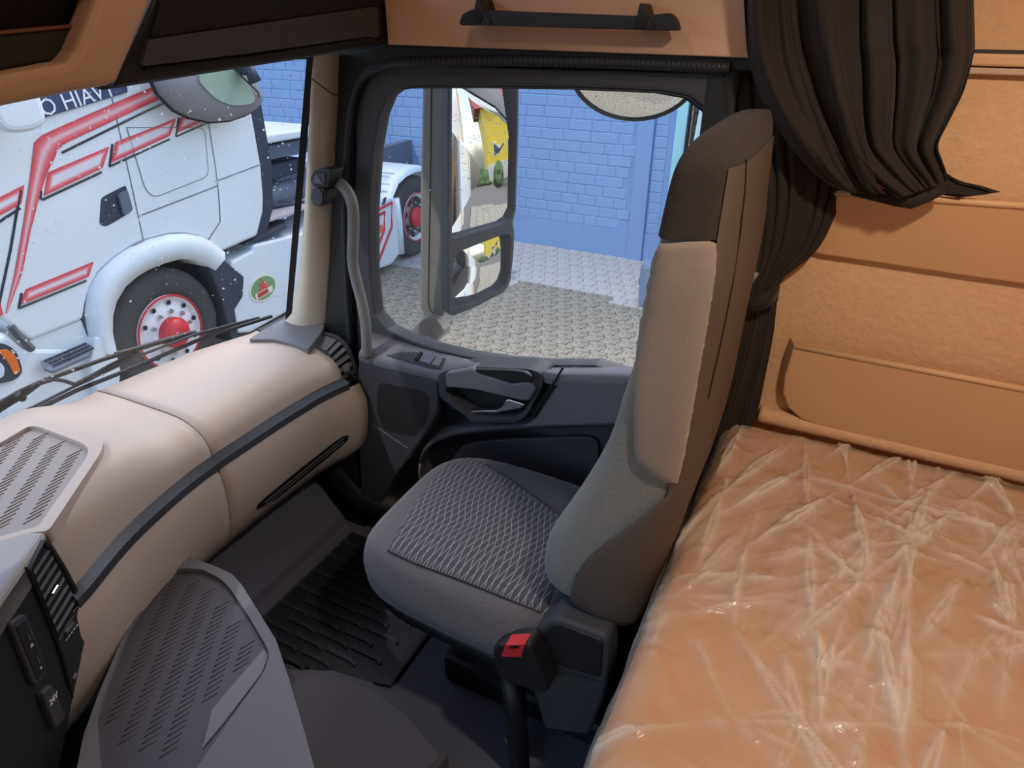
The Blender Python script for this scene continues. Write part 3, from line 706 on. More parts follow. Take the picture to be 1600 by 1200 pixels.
# A-pillar
left = [(489, 84, 1.36), (487, 110, 1.362), (484, 170, 1.37), (480, 250, 1.38), (474, 350, 1.395), (466, 430, 1.41), (456, 490, 1.42), (436, 512, 1.41), (415, 528, 1.40)]
right = [(531, 84), (530, 110), (526, 170), (522, 250), (517, 350), (511, 430), (505, 500), (503, 530), (500, 556)]
rings = []
for (lx, ly, lY), (rx, ry) in zip(left, right):
    a = at(lx, ly, y=lY); b = at(rx, ry, y=1.455)
    out = Vector((.30, -.95, 0)).normalized()
    row = [a+Vector((-.03, .05, 0))]
    for k in range(7):
        t = k/6; row.append(a.lerp(b, t)+out*(.028*math.sin(math.pi*min(1, t*1.05))**.7))
    row.append(b+Vector((.0, .05, 0))); rings.append(row)
ap = struct('trim_a_pillar', loft(rings, False), m_pillar, 'greige fabric-covered windscreen pillar between windscreen and door', 'pillar', smooth=True)
def pil(px, py, t=.5): return at(px, py, y=1.385)
# pillar cap joint
cj = [at(486, 122, y=1.34), at(503, 135, y=1.345), at(520, 147, y=1.38), at(528, 149, y=1.42)]
obj('joint', T_(cj, .0016, 5), m_char, ap)
# dash corner piece below the pillar
struct('trim_pillar_foot', slabZ(roundpoly([(388, 530), (415, 512), (455, 492), (496, 492), (507, 508), (503, 519), (482, 545), (462, 538), (428, 530)], 4), .748, -.03), m_grey, 'grey plastic dash corner at the foot of the windscreen pillar', 'trim', bevel=.006)

# windscreen
BOT = [(.30-1.0, -1.66), (0.0, -1.68), (.4, -1.68), (.64, -1.67), (.85, -1.665), (1.0, -1.65), (1.154, -1.63), (1.28, -1.59), (1.36, -1.55), (1.43, -1.50)]
def ws_bot(Y):
    for (y0, x0), (y1, x1) in zip(BOT, BOT[1:]):
        if y0 <= Y <= y1: return x0+(x1-x0)*(Y-y0)/(y1-y0)
    return BOT[0][1] if Y < BOT[0][0] else BOT[-1][1]
WTILT = .385
rows = []
for k in range(9):
    z = .66+k*.125
    rows.append([Vector((ws_bot(Y)+(z-.745)*WTILT, Y-(.09*(z-.745) if Y > 1.2 else 0), z)) for Y in [-.9+i*(2.33/36) for i in range(37)]])
ws = struct('window_windscreen', loft(rows, False), m_glass, 'curved windscreen with raindrops in front of the dashboard', 'windscreen', smooth=True)
ws_bvh = bvh_of(ws)
# black print band on the top edge of the screen
rowt = [[Vector((p.x+.002, p.y, p.z)) for p in r] for r in rows]
bb = [[p+Vector((.004, 0, 0)) for p in ((rows[6][i]*.25+rows[7][i]*.75), rows[8][i])] for i in range(37)]
obj('shade_band', loft(bb, False), m_black, ws)
eb = []
for r in rows: eb.append([r[36]+Vector((.006, 0, 0)), r[36]+Vector((-.008, -.012, 0))])
obj('edge_band', loft(eb, False), m_black, ws)

# overhead lockers above the windscreen
oh = thing('overhead_locker', 'dark overhead locker with a deep lip between beige frame and door header', 'locker', (-1.3, 1.0, 1.5))
XL = -1.05
obj('shell', slabX([(178, 137), (320, 115), (480, 91), (607, 69), (607, -60), (250, -60), (240, 0)], XL, -.03), m_black, oh, bevel=.004)
c = [at(178, 137, x=XL), at(607, 69, x=XL)]
bm = loft([[Vector((XL-.03, c[0].y, c[0].z)), Vector((XL-.03, c[1].y, c[1].z))], [Vector((-1.38, c[0].y, c[0].z+.055)), Vector((-1.33, c[1].y-.04, c[1].z+.02))]], False)
obj('underside', bm, m_black, oh, solid=.01)
obj('lip', slabX(roundpoly([(222, 104), (235, 62), (590, 10), (593, 60), (578, 57), (400, 82)], 6), XL+.012, -.02), m_char, oh, bevel=.003)
obj('lip_groove', T_([at(x, y, x=XL+.003) for x, y in ((226, 108), (400, 87), (560, 62), (596, 57))], .003, 6), m_void, oh)
obj('opening', slabX([(236, 58), (252, 0), (262, -60), (600, -60), (604, 6)], XL+.006, -.01), m_void, oh)
fr = thing('locker_frame', 'beige rounded frame of the middle overhead locker with dark opening', 'locker', (-1.2, .5, 1.5))
XF = -1.0
fo = [(-260, 205), (0, 168), (120, 143), (172, 134), (186, 128), (200, 95), (240, 0), (262, -60), (-260, -60)]
fi = [(-200, 140), (0, 117), (70, 104), (105, 98), (120, 80), (145, 20), (165, -40), (-200, -40)]
obj('frame', slab([[at(a, b, x=XF) for a, b in fo], [at(a, b, x=XF) for a, b in fi]], Vector((-.05, 0, 0))), m_beige, fr, bevel=.012, seg=3)
a0, a1 = at(-260, 205, x=XF), at(180, 132, x=XF)
obj('frame_underside', loft([[Vector((XF-.05, a0.y, a0.z)), Vector((XF-.05, a1.y, a1.z))], [Vector((-1.36, a0.y, a0.z+.06)), Vector((-1.36, a1.y, a1.z+.06))]], False), m_beige, fr, solid=.01)
gi = [(-200, 132), (0, 111), (66, 98), (100, 92), (114, 76), (138, 20), (158, -40), (-200, -40)]
gj = [(-200, 70), (0, 52), (100, 42), (122, 36), (128, 20), (148, -40), (-200, -40)]
obj('rim', slab([[at(a, b, x=XF-.035) for a, b in gi], [at(a, b, x=XF-.035) for a, b in gj]], Vector((-.02, 0, 0))), m_black, fr, bevel=.004)
obj('opening', slabX(gi, XF-.06, -.01), m_void, fr)
obj('lip_edge', T_([at(x, y, x=XF-.034) for x, y in ((-200, 70), (0, 51), (112, 41))], .0025, 6), M('lip_brown', (112, 72, 56), .5), fr)

# rear quarter: curtain rail zone above header, door latch pillar behind seat
struct('trim_b_pillar', B(-.30, xb0+.0, 1.46, 1.575, -.05, 1.60), m_black, 'black pillar trim behind the door hidden by the tied curtain', 'trim', bevel=.01)

# ================================================================== PASSENGER DOOR
door = tag(bpy.data.objects.new('door_passenger', None), 'dark grey passenger door with a large side window', 'door', None, 'structure'); COL.objects.link(door)
door.location = (-.75, 1.48, 0)
GY = 1.495
wpx = [(605, 515), (585, 492), (578, 430), (577, 330), (583, 235), (592, 182), (604, 152), (622, 138), (650, 134), (760, 133), (900, 135), (1030, 140), (1076, 148), (1103, 168), (1115, 195), (1119, 225)]
W = [at(a, b, y=GY) for a, b in wpx]
xr = W[-1].x; zbelt = at(900, 571, y=GY).z
W += [Vector((xr+.005, GY, zbelt+.06)), Vector((xr-.02, GY, zbelt+.015)), Vector((xr-.06, GY, zbelt))]
W += [at(a, b, y=GY) for a, b in ((930, 571), (860, 571), (790, 566), (730, 557), (680, 545), (640, 532))]
opx = [(560, 570), (553, 430), (552, 330), (556, 235), (556, 150), (568, 117), (596, 100), (640, 100), (900, 109), (1140, 114)]
FY = 1.465
O = [at(a, b, y=FY) for a, b in opx]; O = [Vector((p.x, FY, p.z)) for p in O]
O += [Vector((xr+.085, FY, 1.2)), Vector((xr+.085, FY, .55)), Vector((O[0].x, FY, .55))]
Wf = [Vector((p.x, FY, p.z)) for p in [at(a, b, y=FY) for a, b in wpx]]
xr2 = Wf[-1].x; zb2 = at(900, 571, y=FY).z
Wf += [Vector((xr2+.005, FY, zb2+.06)), Vector((xr2-.02, FY, zb2+.015)), Vector((xr2-.06, FY, zb2))]
Wf += [Vector((p.x, FY, p.z)) for p in [at(a, b, y=FY) for a, b in ((930, 571), (860, 571), (790, 566), (730, 557), (680, 545), (640, 532))]]
fr_ = obj('window_frame', slab([O, Wf], Vector((0, .05, 0))), m_char, door, bevel=.004)
obj('window_pane', slab([W], Vector((0, .004, 0))), m_sideglass, door)
obj('window_gasket', T_([Vector((p.x, GY-.004, p.z)) for p in W+[W[0]]], .005, 6), m_rubber, fr_)
obj('inner_panel', slab([[Vector((at(560, 570, y=1.47).x, 1.475, .70)), Vector((xr+.085, 1.475, .70)), Vector((xr+.085, 1.475, .02)), Vector((at(560, 570, y=1.47).x-.03, 1.475, .02))]], Vector((0, .03, 0))), m_black, door)
# outer skin
bm = slab([[Vector((-1.30, 1.585, -.62)), Vector((xb0-.01, 1.585, -.62)), Vector((xb0-.01, 1.585, .53)), Vector((-.9, 1.585, .53)), Vector((-1.30, 1.585, .55))]], Vector((0, .05, 0)))
obj('outer_skin', bm, m_white, door, bevel=.02)
ost = [Vector((O[k].x-.14*(k < 9 or k == 12), 1.56, O[k].z if k < 10 else min(O[k].z, .5) if k > 10 else O[k].z)) for k in range(len(O))]
obj('outer_window_frame', slab([ost, [(lambda q: Vector((q.x, 1.56, q.z-.004)))(CAM+(p-CAM)*((1.60-CAM.y)/(p.y-CAM.y))) for p in W]], Vector((0, .03, 0))), m_black, door)
# belt ledge
IY = 1.395
pairs = [((584, 518), (560, 553)), ((605, 524), (590, 561)), ((642, 537), (635, 571)), ((690, 551), (682, 582)), ((736, 561), (737, 573)), ((790, 569), (800, 575)), ((835, 572), (846, 582)), ((862, 573), (870, 588)), ((900, 573), (905, 590)), ((992, 573), (992, 592)), ((1060, 573), (1060, 592))]
rings = []
for (a, b), (c, d) in pairs:
    p, q = at(a, b+1, y=1.462), at(c, d, y=IY)
    rings.append([p+Vector((0, 0, -.03)), p, p.lerp(q, .5)+Vector((0, 0, .004)), p.lerp(q, .92)+Vector((0, 0, .003)), q+Vector((0, -.002, -.008)), q+Vector((0, .003, -.03))])
obj('belt_ledge', loft(rings, False), m_grey, door, smooth=True)
# speaker block
blk = obj('speaker_block', slabY([(560, 555), (590, 563), (635, 573), (682, 584), (684, 620), (680, 648), (668, 672), (640, 715), (612, 752), (590, 800), (565, 800), (556, 640)], IY+.002, .08), m_char, door, bevel=.008)
obj('speaker_grille', slabY(roundpoly([(592, 597), (664, 612), (671, 622), (668, 655), (648, 682), (600, 672), (588, 640)], 8), IY+.0, .004), M('perforated_black', (30, 30, 34), .6, bump=(420, 1.0, .004), var=.5, vscale=420), blk)
obj('panel_joint', T_([at(x, y, y=IY+.001) for x, y in ((583, 664), (610, 682), (638, 701))], .0012, 5), m_grey, blk)
# window switch panel on the ledge
lbv = bvh_of([o for o in door.children if o.name.startswith('belt_ledge')][0])
def ledge(px, py):
    h = lbv.ray_cast(CAM, ray(px, py).normalized()); return (h[0] if h[0] is not None else at(px, py, y=1.43))+Vector((0, 0, .001))
swp = [(604, 557), (628, 552), (652, 552), (697, 562), (690, 578), (672, 577)]
sw = obj('switch_panel', slab([[ledge(a, b) for a, b in swp]], Vector((0, 0, .004))), m_char, door, bevel=.0015)
obj('switch', slab([[ledge(a, b)+Vector((0, 0, .005)) for a, b in ((648, 566), (657, 555), (661, 556), (653, 568))]], Vector((0, 0, .006))), m_void, sw)
obj('switch', slab([[ledge(a, b)+Vector((0, 0, .005)) for a, b in ((655, 568), (662, 556), (681, 560), (672, 573))]], Vector((0, 0, .005))), M('switch_blue_grey', (96, 104, 120), .35), sw, bevel=.0015)
obj('switch', slab([[ledge(a, b)+Vector((0, 0, .005)) for a, b in ((674, 574), (682, 561), (693, 563), (686, 576))]], Vector((0, 0, .004))), m_grey, sw, bevel=.0015)
# pull handle recess
po = [(684, 586), (695, 580), (737, 573), (829, 577), (845, 583), (850, 593), (844, 611), (822, 650), (812, 657), (800, 660), (738, 660), (724, 648), (686, 620)]
pi_ = [(696, 606), (730, 604), (780, 608), (826, 616), (832, 621), (818, 645), (803, 652), (741, 652), (728, 643), (697, 616)]
fy = IY-.004
pf = obj('pull_frame', slab([[at(a, b, y=fy) for a, b in roundpoly(po, 8)], [at(a, b, y=fy) for a, b in roundpoly(pi_, 6)]], Vector((0, .07, 0))), m_char, door, bevel=.004)
obj('recess', slabY(pi_, fy+.05, .01), m_black, pf)
gp = [(695, 583), (738, 576), (742, 581), (800, 600), (820, 597), (832, 600), (838, 607), (826, 627), (812, 626), (745, 610), (696, 605)]
obj('grip', slabY(roundpoly(gp, 5), fy-.016, .05), m_grey, pf, bevel=.008, seg=3)
obj('grip_hollow', slabY(roundpoly([(741, 577), (800, 579), (822, 582), (832, 590), (828, 595), (812, 596), (800, 598), (746, 583)], 5), fy-.0175, .012), m_black, pf, bevel=.002)
lv = [(726, 642), (776, 641), (784, 636), (790, 625), (795, 624), (820, 632), (815, 638), (790, 643), (776, 646), (728, 647)]
obj('lever', slabY(lv, fy+.012, .014), m_chrome, pf, bevel=.003)
# armrest panel
obj('armrest', slab([[at(a, b, y=IY+.002) for a, b in ((878, 590), (905, 592), (1060, 594), (1060, 660), (815, 668), (836, 654))]], Vector((0, .08, 0))), m_grey, door, bevel=.006)
obj('armrest_joint', T_([at(x, y, y=IY-.004) for x, y in ((880, 574), (858, 610), (834, 650), (820, 661))], .003, 6), m_void, door)
# lower map pocket
rim = smoothloop([(668, 772), (656, 745), (657, 722), (668, 702), (690, 688), (725, 679), (790, 673), (880, 668), (1060, 664)], 4, False)
rimP = [at(p.x, p.y, y=IY+.02) for p in rim]
obj('pocket_rim', loft([[p+Vector((0, .055, 0)), p+Vector((0, 0, 0)), p+Vector((0, -.004, .008)), p+Vector((0, .0, .02)), p+Vector((0, .06, .03))] for p in rimP], False), m_char, door, smooth=True)
obj('pocket_edge', T_([at(x, y, y=IY+.01) for x, y in ((672, 778), (658, 752), (655, 738), (657, 725))], .005, 6), M('pocket_brown', (86, 74, 70), .5), door, smooth=True)
obj('pocket_cover', slabY(roundpoly([(696, 790), (700, 730), (716, 700), (745, 690), (800, 686), (918, 682), (932, 688), (936, 700), (930, 790)], 12), IY+.055, .02), m_char, door, bevel=.004)
obj('sill_guard', slabY([(556, 660), (600, 660), (640, 700), (660, 745), (700, 800), (760, 1000), (560, 1000)], 1.452, .02), m_black, door)

# exterior mirrors ------------------------------------------------------------
MY = 1.84
mir = thing('exterior_mirror', 'grey exterior mirror assembly with two stacked glasses outside the door', 'mirror', (at(680, 530, y=MY).x, 1.66, .70))
pc = [at(a, b, y=MY) for a, b in ((661, 60), (703, 60), (702, 300), (698, 480), (690, 500), (664, 500), (656, 480), (656, 300))]
obj('post', slab([pc], Vector((-.03, .12, 0))), m_mirrorgrey, mir, bevel=.012, seg=3)
obj('post_groove', T_([at(a, b, y=MY-.001) for a, b in ((675, 60), (672, 300), (669, 470), (672, 484), (684, 496))], .0022, 5), m_black, mir)
fp = [(640, 537), (640, 524), (650, 508), (665, 496), (678, 497), (690, 512), (693, 520), (676, 540), (662, 548), (646, 548)]
obj('foot', slab([[at(a, b, y=1.80) for a, b in smoothloop(fp, 3)]], Vector((0, .05, 0))), m_mirrorgrey, mir, bevel=.012, seg=3)
obj('bracket_arm', T_([at(672, 535, y=1.78), Vector((at(672, 535, y=1.78).x-.02, 1.62, at(672, 535, y=1.78).z-.02))], .028, 10), m_mirrorgrey, mir, smooth=True)
pt = at(672, 60, y=MY); obj('bracket_arm', T_([pt, Vector((pt.x-.02, 1.62, pt.z+.02))], .03, 10), m_mirrorgrey, mir, smooth=True)
def mirror_plane(px, py, refl):
    P = at(px, py, y=MY); d = (P-CAM).normalized(); return P, (Vector(refl).normalized()-d).normalized()
MP, MN = mirror_plane(755, 280, (.985, .045, -.10))
def mp_(a, b, off=0): return atp(a, b, MP+MN*off, MN)
house = [(701, 60), (812, 60), (810, 200), (806, 330), (801, 346), (804, 366), (802, 400), (797, 442), (788, 456), (742, 480), (706, 494), (700, 488), (700, 300)]
hu = [(708, 66), (806, 66), (806, 200), (803, 328), (797, 342), (785, 350), (716, 371), (709, 371), (707, 364), (707, 200)]
hl_ = [(706, 482), (709, 412), (712, 400), (720, 393), (786, 367), (795, 366), (799, 372), (796, 425), (790, 444), (780, 454), (745, 472)]
hs = obj('housing', slab([[mp_(a, b) for a, b in roundpoly(house, 6)], [mp_(a, b) for a, b in hu], [mp_(a, b) for a, b in hl_]], -MN*.05), m_mirrorhouse, mir, bevel=.004)
bk = [mp_(a, b, -.05) for a, b in roundpoly(house, 8)]; cen = sum(bk, Vector())/len(bk)
obj('housing_back', loft([[p for p in bk], [cen+(p-cen)*.93-MN*.05 for p in bk], [cen+(p-cen)*.7-MN*.08 for p in bk]], True, True, True), m_mirrorhouse, mir, smooth=True)
def convex(loop, off, rad, N, P):
    P2 = [atp(a, b, P+N*off, N) for a, b in loop]; c = sum(P2, Vector())/len(P2)
    rings = []
    for k in range(1, 9):
        f = k/8
        rings.append([c+(p-c)*f-N*(((p-c).length*f)**2/(2*rad)) for p in P2])
    bm = loft(rings, True, True, False)
    return bm
obj('mirror_glass', convex(roundpoly(hu, 5), -.012, 1.6, MN, MP), m_mirror, mir, smooth=True)
MP2, MN2 = mirror_plane(752, 425, (.96, .08, -.24))
MP2 = mp_(752, 425, -.014)
obj('wide_angle_glass', convex(roundpoly(hl_, 6), 0, .5, MN2, MP2), m_mirror, mir, smooth=True)
# kerb mirror above the window
KY = 1.95
kc = at(992, 105, y=KY)
ker = thing('kerb_mirror', 'round convex kerb mirror hanging above the door window outside', 'mirror', (kc.x, 1.66, kc.z+.1))
kd = (CAM-kc).normalized(); kn = (kd*.6+Vector((.12, -.1, -.75))).normalized()
kl = [at(992+100*math.cos(a), 105+81*math.sin(a), y=KY) for a in [2*math.pi*k/40 for k in range(40)]]
kp = [atp(*vis_px(p), kc, kn) for p in kl]
kcen = sum(kp, Vector())/len(kp)
rings = [[kcen+(p-kcen)*f+kn*(.045*(1-f*f)) for p in kp] for f in (.02, .2, .4, .6, .8, .92, 1)]
obj('mirror_glass', loft(rings, True, True, False), m_mirror, ker, smooth=True)
obj('shell', loft([[kcen+(p-kcen)*f-kn*(.07*(1-f*f)+.004) for p in kp] for f in (1.03, .95, .8, .5, .02)], True, False, True), m_mirrorhouse, ker, smooth=True)
obj('rim', T_([kcen+(p-kcen)*1.01 for p in kp+[kp[0]]], .006, 6), m_black, ker)
obj('arm', T_([kcen-kn*.06, Vector((kcen.x, 1.66, kcen.z+.16)), Vector((kcen.x, 1.60, kcen.z+.16))], .022, 10), m_mirrorhouse, ker, smooth=True)

# ================================================================== DASHBOARD
dash = thing('dashboard', 'cream dashboard with black trim strip running below the windscreen', 'dashboard', (-1.35, .9, 0))
XS = [(.20, -1.10), (.35, -1.125), (.453, -1.149), (.531, -1.185), (.611, -1.215), (.708, -1.237), (.793, -1.252), (.875, -1.258), (1.10, -1.258), (1.25, -1.250), (1.33, -1.232), (1.40, -1.21)]
def lerp_tab(tab, q):
    if q <= tab[0][0]: return tab[0][1]
    for (a, b), (c, d) in zip(tab, tab[1:]):
        if a <= q <= c: return b+(d-b)*(q-a)/(c-a)
    return tab[-1][1]
def sm(t): t = max(0, min(1, t)); return t*t*(3-2*t)
def strip_x(Y): return (lerp_tab(XS, Y-.03)+lerp_tab(XS, Y)+lerp_tab(XS, Y+.03))/3
def top_z(Y): return .737+.038*sm((.82-Y)/.14)
def tray_x(Y):
    return lerp_tab([(.20, -1.108), (.455, -1.166), (.68, -1.335), (.74, -1.37), (.80, -1.385), (1.4, -1.385)], Y)
def upper_prof(Y, e=0.0):
    xs, zt, xt = strip_x(Y), top_z(Y), tray_x(Y); xt = min(xt, xs-.012)
    p = [(ws_bot(Y)+.0, zt-.06), (ws_bot(Y)+.02, zt-.004), (-1.55, zt), (-1.46, zt), (xt-.02, zt)]
    for k in range(9):
        a = math.pi/2*k/8; p.append((xt+(xs-xt)*math.sin(a)**.85, .648+(zt-.648)*math.cos(a)**.85))
    return [Vector((x, Y, z)) for x, z in p]
def lower_prof(Y):
    xs = strip_x(Y); b = .012*sm((Y-1.2)/.15)
    p = [(xs+.008, .612), (xs+.014, .60), (xs+.018+b, .56), (xs+.016+b, .50), (xs+.006+b, .44), (xs-.012+b, .385), (xs-.045, .335), (xs-.09, .312), (xs-.25, .305)]
    return [Vector((x, Y, z)) for x, z in p]
def strip_prof(Y):
    xs = strip_x(Y)
    return [Vector((x, Y, z)) for x, z in ((xs-.016, .654), (xs-.010, .652), (xs+.013, .628), (xs+.016, .611), (xs-.01, .605))]
def ysec(a, b, n, shrink=.004):
    return [a+(b-a)*k/n for k in range(n+1)]
def dash_sec(name, prof, a, b, n, mat):
    rows = []
    ys = ysec(a, b, n)
    for Y in ys: rows.append(prof(Y))
    # rolled-in edges leave a fine joint
    r0 = [p+Vector((-.012, 0, -.006)) for p in prof(a)]; r1 = [p+Vector((-.012, 0, -.006)) for p in prof(b)]
    o = obj(name, loft([r0]+rows+[r1], False), mat, dash, smooth=(mat is not m_strip)); return o
SE = .875
pu = dash_sec('passenger_top', upper_prof, SE+.0015, 1.335, 16, m_cream)
gb = dash_sec('glovebox_front', lower_prof, SE+.0015, 1.385, 16, m_cream)
cu_ = dash_sec('centre_top', upper_prof, .28, SE-.0015, 24, m_cream)
cl_ = dash_sec('centre_front', lower_prof, .28, SE-.0015, 20, m_cream)
dash_sec('trim_strip', strip_prof, SE+.001, 1.345, 12, m_strip)
dash_sec('trim_strip', strip_prof, .44, SE-.001, 18, m_strip)
# end cap of the glovebox
ep = lower_prof(1.385); obj('end_cap', slab([[Vector((p.x-.01, 1.383, p.z)) for p in ep]+[Vector((-1.5, 1.383, .65)), Vector((ep[0].x-.01, 1.383, .63))]], Vector((0, .006, 0))), m_black, dash)
obj('joint', T_([p+Vector((-.002, -.0015, -.001)) for p in upper_prof(SE)[1:]]+[p+Vector((-.002, -.0015, 0)) for p in strip_prof(SE)[1:4]]+[p+Vector((-.002, -.0015, 0)) for p in lower_prof(SE)[1:]], .0022, 6), M('joint_brown', (96, 74, 62), .7), dash)
obj('core', B(-1.60, -1.31, .30, 1.38, .33, .62), m_void, dash)
obj('lower_column', B(-1.58, -1.27, .05, .62, .0, .33), m_black, dash)
obj('core', B(-1.60, -1.22, -.3, .30, .05, .70), m_void, dash)
# slot grille in the glovebox front
gbv = bvh_of(gb)
slot = [(400, 797), (402, 788), (415, 776), (470, 731), (520, 692), (536, 681), (545, 680), (543, 688), (530, 700), (480, 741), (430, 781)]
sg = obj('slot_grille', patch(gbv, slot, 9, .0012, .0005, 4), m_void, dash)
for q in (-5, 0):
    pts = []
    for (a, b) in ((412, 788), (450, 757), (490, 724), (520, 700), (536, 687)):
        h = gbv.ray_cast(CAM, ray(a, b+q+2).normalized()); pts.append(h[0]+Vector((.004, 0, 0)))
    obj('slot_blade', T_(pts, .0022, 5), m_char, sg)
# end vent at the door
lv_ = [(484, 545), (505, 551), (515, 568), (522, 586), (528, 603), (534, 616), (542, 623)]
rv_ = [(505, 520), (528, 527), (544, 543), (554, 566), (562, 590), (568, 606), (574, 622)]
L3 = [at(a, b, y=1.335) for a, b in lv_]; R3 = [at(a, b, y=1.425) for a, b in rv_]
L3 = smoothloop(L3, 3, False); R3 = smoothloop(R3, 3, False)
on = Vector((.55, -.3, .6)).normalized()
vt = obj('end_vent', loft([[l-on*.03, l+on*.004, l+on*.010, l.lerp(r, .10)+on*.009, l.lerp(r, .13)-on*.012, l.lerp(r, .5)-on*.014, l.lerp(r, .84)-on*.012, l.lerp(r, .87)+on*.009, r+on*.010, r+on*.004, r-on*.06] for l, r in zip(L3, R3)], False, False, False), m_char, dash, smooth=False)
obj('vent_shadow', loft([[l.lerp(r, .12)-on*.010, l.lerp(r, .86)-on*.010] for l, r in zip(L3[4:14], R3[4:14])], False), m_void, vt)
n3 = len(L3)
def vpt(t, u, h):
    i = min(n3-2, int(t*(n3-1))); f = t*(n3-1)-i
    return L3[i].lerp(L3[i+1], f).lerp(R3[i].lerp(R3[i+1], f), u)+on*h
for k in range(6):
    t = .20+k*.088
    obj('slat', loft([[vpt(t, .13, -.004), vpt(t, .86, -.004)], [vpt(t+.055, .13, .003), vpt(t+.055, .86, .003)]], False), m_grey if k < 4 else m_char, vt, solid=.003)
obj('slat_tab', loft([[vpt(.47, .42, .008), vpt(.47, .66, .008)], [vpt(.55, .40, .010), vpt(.55, .64, .010)]], False), M('tab_grey', (140, 146, 156), .3, metal=.3), vt, solid=.006)
obj('vent_top_pane', loft([[vpt(.02, .14, .003), vpt(.02, .86, .003)], [vpt(.18, .14, .002), vpt(.18, .86, .002)]], False), m_grey, vt)
obj('lower_blank', loft([[vpt(.76, .12, .0), vpt(.76, .87, .0)], [vpt(.95, .12, .002), vpt(.95, .87, .002)]], False), m_char, vt, solid=.004)
obj('lower_blank_edge', loft([[vpt(.94, 0, .01), vpt(.94, 1, .01)], [vpt(1.0, .02, .008), vpt(1.0, .98, .008)]], False), m_char, vt, solid=.01)
wh = obj('thumb_wheel', T_([vpt(.80, .30, .004), vpt(.80, .70, .004)], .006, 10), m_black, vt)
for k in range(5): obj('print_tick', T_([vpt(.862, .30+k*.08, .0065), vpt(.862, .345+k*.08, .0065)], .0011, 5), m_print, vt)
obj('print_tick', T_([vpt(.835, .70, .0065), vpt(.875, .72, .0065)], .0014, 5), m_print, vt)
obj('print_tick', T_([vpt(.97, .78, .020), vpt(.97, .90, .020)], .0022, 5), M('tick_grey', (150, 155, 165), .4), vt)

# tray on the centre top
ZT = .776
ti = [(-60, 716), (0, 692), (44, 666), (59, 666), (131, 693), (139, 702), (135, 715), (60, 822), (0, 838), (-60, 850)]
to_ = [(-60, 704), (0, 681), (42, 655), (62, 655), (150, 680), (162, 690), (158, 706), (76, 829), (40, 833), (-60, 870)]
tr = obj('tray_rim', slab([[at(a, b, z=ZT+.012) for a, b in roundpoly(to_, 8)], [at(a, b, z=ZT+.012) for a, b in roundpoly(ti, 8)]], Vector((0, 0, -.03))), m_cream, dash, bevel=.006, seg=3)
tm = obj('tray_mat', slabZ(roundpoly(ti, 6), ZT+.003, -.004), m_traygrey, dash)
# raised ribs of the mat, columns of short slanted bars
def rib_mesh(a, b, r, mat, name='rib'):
    d = b-a; bm = T_([a*0, d*.33, d*.66, d], r, 5); return mesh_of(name, bm, mat, True)
a = at(104, 714, z=ZT+.004); b = at(128, 702, z=ZT+.004); me = rib_mesh(a, b, .0011, M('rib_grey', (134, 128, 127), .7))
colstep = at(96, 700, z=ZT+.004)-at(122, 716, z=ZT+.004)
rowstep = (at(46, 803, z=ZT+.004)-at(104, 714, z=ZT+.004))/13
inside = [Vector((p.x, p.y)) for p in [at(x, y, z=ZT) for x, y in ti]]
def in_poly(q, poly):
    c = False
    for i in range(len(poly)):
        u, v = poly[i], poly[i-1]
        if (u.y > q.y) != (v.y > q.y) and q.x < (v.x-u.x)*(q.y-u.y)/(v.y-u.y)+u.x: c = not c
    return c
for ci in range(7):
    for ri in range(-6, 20):
        p = a+colstep*ci+rowstep*(ri+.45*ci)
        e = p+(b-a)
        if all(in_poly(Vector((w.x, w.y)), inside) for w in (p-(b-a)*.15, e+(b-a)*.15, p+rowstep*.7)): piece('rib', me, p, tm)
# hood and flank panel of the driver's cockpit
A0 = at(73, 828, z=.79); B0 = at(-40, 992, z=.79)
e1 = Vector((B0.x-A0.x, B0.y-A0.y, 0)).normalized(); PN = Vector((0, 0, 1)).cross(e1)
if PN.dot(CAM-A0) < 0: PN = -PN
def pf_(a, b, off=0.0): return atp(a, b, A0+PN*off, PN)
hd_ = obj('cockpit_hood', slab([[at(a, b, z=.79) for a, b in ((-80, 870), (-10, 842), (44, 828), (73, 828), (-40, 992), (-120, 1110))]], Vector((0, 0, -.06))), m_silver, dash, bevel=.012, seg=3)
fl = [(74, 834), (-40, 1000), (-120, 1120), (-120, 1400), (60, 1400), (98, 1180), (116, 1090), (133, 1010), (138, 972), (128, 930), (100, 875)]
pn = obj('cockpit_flank', slab([[pf_(a, b) for a, b in fl]], -PN*.10), m_black, dash, bevel=.006)
obj('flank_joint', T_([pf_(a, b, .001) for a, b in ((40, 886), (60, 936), (85, 995), (103, 1046), (114, 1090))], .0016, 5), m_void, pn)
vo = [(72, 842), (84, 852), (104, 884), (122, 918), (134, 950), (138, 972), (133, 1005), (122, 1050), (112, 1078), (100, 1030), (80, 975), (60, 925), (46, 890)]
vi = [(70, 850), (82, 862), (100, 890), (115, 918), (124, 944), (113, 968), (93, 1000), (80, 968), (62, 925), (50, 890)]
vf = obj('flank_vent', slab([[pf_(a, b, .006) for a, b in vo], [pf_(a, b, .006) for a, b in vi]], -PN*.012), m_black, dash, bevel=.003)
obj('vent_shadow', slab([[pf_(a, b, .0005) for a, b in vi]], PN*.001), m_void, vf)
for k in range(9):
    t = k/8
    a1 = Vector((52, 893)).lerp(Vector((92, 996)), t); b1 = Vector((76, 856)).lerp(Vector((122, 946)), t)
    obj('slat', loft([[pf_(a1.x, a1.y, .0015), pf_(b1.x, b1.y, .0015)], [pf_(a1.x+2.6, a1.y+5.5, .0055), pf_(b1.x+2.4, b1.y+5.5, .0055)]], False), m_char, vf, solid=.0012)
